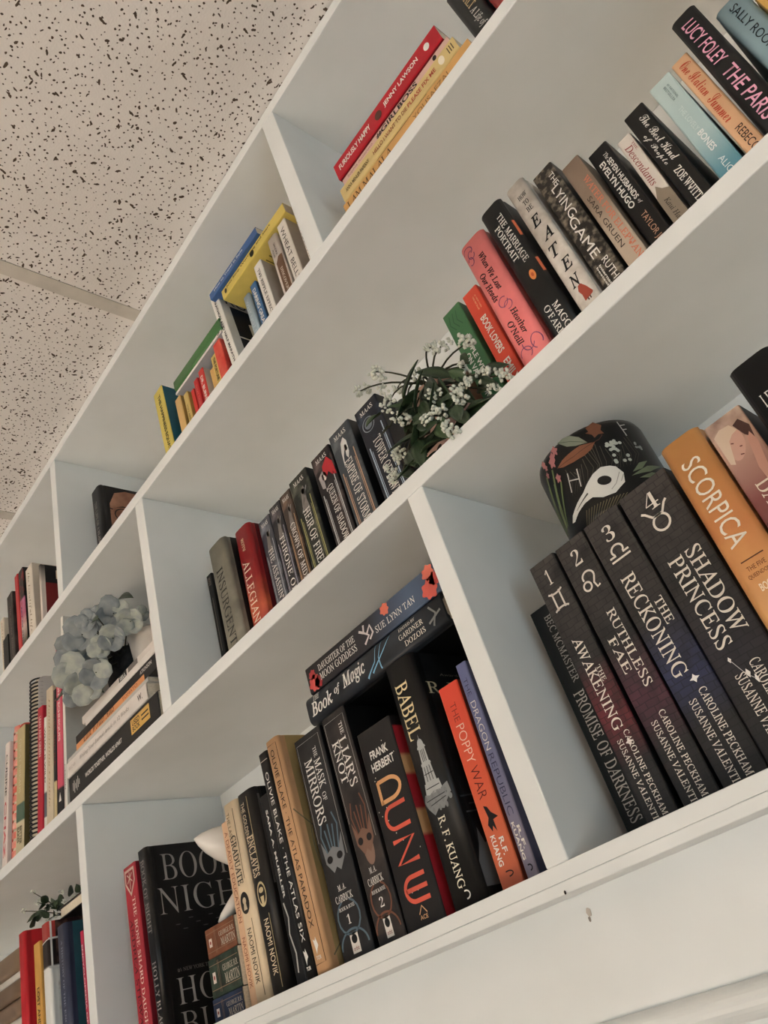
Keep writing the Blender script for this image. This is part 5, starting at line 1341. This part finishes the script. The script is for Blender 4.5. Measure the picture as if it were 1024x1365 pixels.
# ------------------------------------------------------------------ white ceramic ornament on the three small books
orn = empty('ceramic_ornament', (-.922, .11, 1.6728), 'white ceramic bird ornament with a broad pointed wing on the three small stacked books', 'ornament')
CER = M((226, 220, 212), .22, (218, 210, 200), 30, spec=.5)
def blob(name, pts, radii, squash=1.0, n=18):
    bm = tube_bm(bmesh.new(), pts, radii, n)
    for v in bm.verts:
        v.co.y *= squash
    link(name, mesh_from_bm(bm, smooth=True), CER, orn)
blob('body', [(0, .012, z) for z in (0, .004, .012, .03, .055, .08, .10, .112, .118)], [.014, .018, .020, .025, .027, .024, .018, .011, .002])
blob('wing', [(.012, .016, .072), (.006, .000, .080), (.001, -.016, .088), (-.004, -.032, .094), (-.008, -.046, .0985), (-.011, -.056, .102), (-.0125, -.063, .104)], [.018, .025, .025, .0215, .015, .008, .001])
blob('head', [(.004, .004, .105), (.001, .000, .116), (-.002, -.004, .124), (-.004, -.008, .130), (-.005, -.010, .133)], [.012, .014, .011, .007, .001])
blob('tail', [(-.004, -.018, .024), (-.012, -.026, .016), (-.018, -.034, .008), (-.022, -.040, .003)], [.010, .008, .006, .002])

# ------------------------------------------------------------------ coil-bound notebook and comb-bound cookbook
def bound(key, name, label, cover, back, ring_n, ring_mat, ring_w, group, flat=False):
    row, x, y, w, h, lean = PL[key]
    th = math.radians(lean)
    root = empty(name, (x, y, ROWZ[row] + w * math.sin(th) + .0002), label, 'notebook', group, (0, th, 0))
    d = .2
    for nm, xa, xb, mt in (('front_cover', w - .0012, w, cover), ('back_cover', 0, .0012, back)):
        bm = box_bm(xa, xb, .006, d, 0, h, 0)
        es = [e for e in bm.edges if abs(e.verts[0].co.z - e.verts[1].co.z) < 1e-6 and abs(e.verts[0].co.y - e.verts[1].co.y) < 1e-6 and e.verts[0].co.z > h * .5]
        bmesh.ops.bevel(bm, geom=es, offset=.012, segments=4, affect='EDGES', profile=.5)
        link(nm, mesh_from_bm(bm), mt, root)
    box('page_block', .0014, w - .0014, .008, d - .003, .002, h - .003, PAPER, root)
    bm = bmesh.new()
    for k in range(ring_n):
        zc = h * (k + .6) / (ring_n + .2)
        pts = []
        for j in range(13):
            a = math.radians(-30 + 240 * j / 12)
            pts.append((w * .5 + w * .47 * math.cos(a), .012 - (w * .30) * math.sin(a), zc))
        if flat:
            q = h / ring_n * .36
            vs1 = [bm.verts.new((p[0], p[1], p[2] - q)) for p in pts]
            vs2 = [bm.verts.new((p[0], p[1], p[2] + q)) for p in pts]
            for j in range(12):
                bm.faces.new((vs1[j], vs1[j + 1], vs2[j + 1], vs2[j]))
        else:
            tube_bm(bm, pts, ring_w, 6)
    o = link('wire_rings' if not flat else 'plastic_comb', mesh_from_bm(bm, smooth=True), ring_mat, root)
    o['kind'] = 'stuff'
    return root
bound('coil', 'coil_notebook', 'tall notebook bound with a black wire coil in the left bay of the middle shelf', M((196, 192, 188), .5), M((170, 166, 162), .5), 40, M((26, 25, 26), .35), .0016, G_ML)
bound('combred', 'comb_bound_cookbook', 'red plastic-comb bound cookbook in the left bay of the middle shelf', M((206, 84, 70), .5), M((206, 84, 70), .5), 15, M((214, 92, 76), .3, (226, 168, 152), 40), .002, G_ML, True)
PL['darkbrown'] = ('m', -1.4035, 0.016, 0.0110, 0.2330, 6.0)
s, f = book('darkbrown', 'pb', 'thin dark brown book between the olive gold book and the coil notebook', (58, 38, 32), group=G_ML)

# ------------------------------------------------------------------ small white-flowered plant in the lower left bay
QB = Vector((-1.4235, .09, 1.8040))
sp = empty('trailing_plant', QB, 'dim trailing plant with tiny white flowers above the lower left books', 'plant')
link('planter', mesh_from_bm(lathe_bm([(0, 0), (.012, 0), (.014, .002), (.017, .012), (.015, .012), (.013, .006), (0, .006)], 28), smooth=True), M((52, 56, 42), .7), sp)
SP = [(-1.4912, 0.05, 1.8796), (-1.5365, 0.05, 1.8619), (-1.4723, 0.05, 1.8574), (-1.3715, 0.05, 1.8435), (-1.3595, 0.05, 1.8251), (-1.3171, 0.05, 1.821), (-1.3102, 0.05, 1.8144), (-1.4293, 0.05, 1.8179), (-1.399, 0.05, 1.8156), (-1.3555, 0.05, 1.8109), (-1.3252, 0.05, 1.8204)]
for i, p in enumerate(SP):
    o = link('flower_cluster', CLU[i % 3], None, sp)
    o.location = Vector(p) - QB
    o.scale = (.0052, .0052, .0052)
    stem_between(sp, QB, QB + Vector((0, 0, .012)), p, .0009, .01)
for i in range(22):
    a = QB + Vector((random.uniform(-.05, .12), random.uniform(-.05, -.01), random.uniform(.014, .04)))
    b = a + Vector((random.uniform(-.025, .025), random.uniform(-.02, .01), random.uniform(-.008, .016)))
    o = link('leaf', LEAF_A, None, sp)
    aim(o, a - QB, b - QB, random.uniform(.010, .018), random.uniform(-.6, .6))

run_text_jobs()
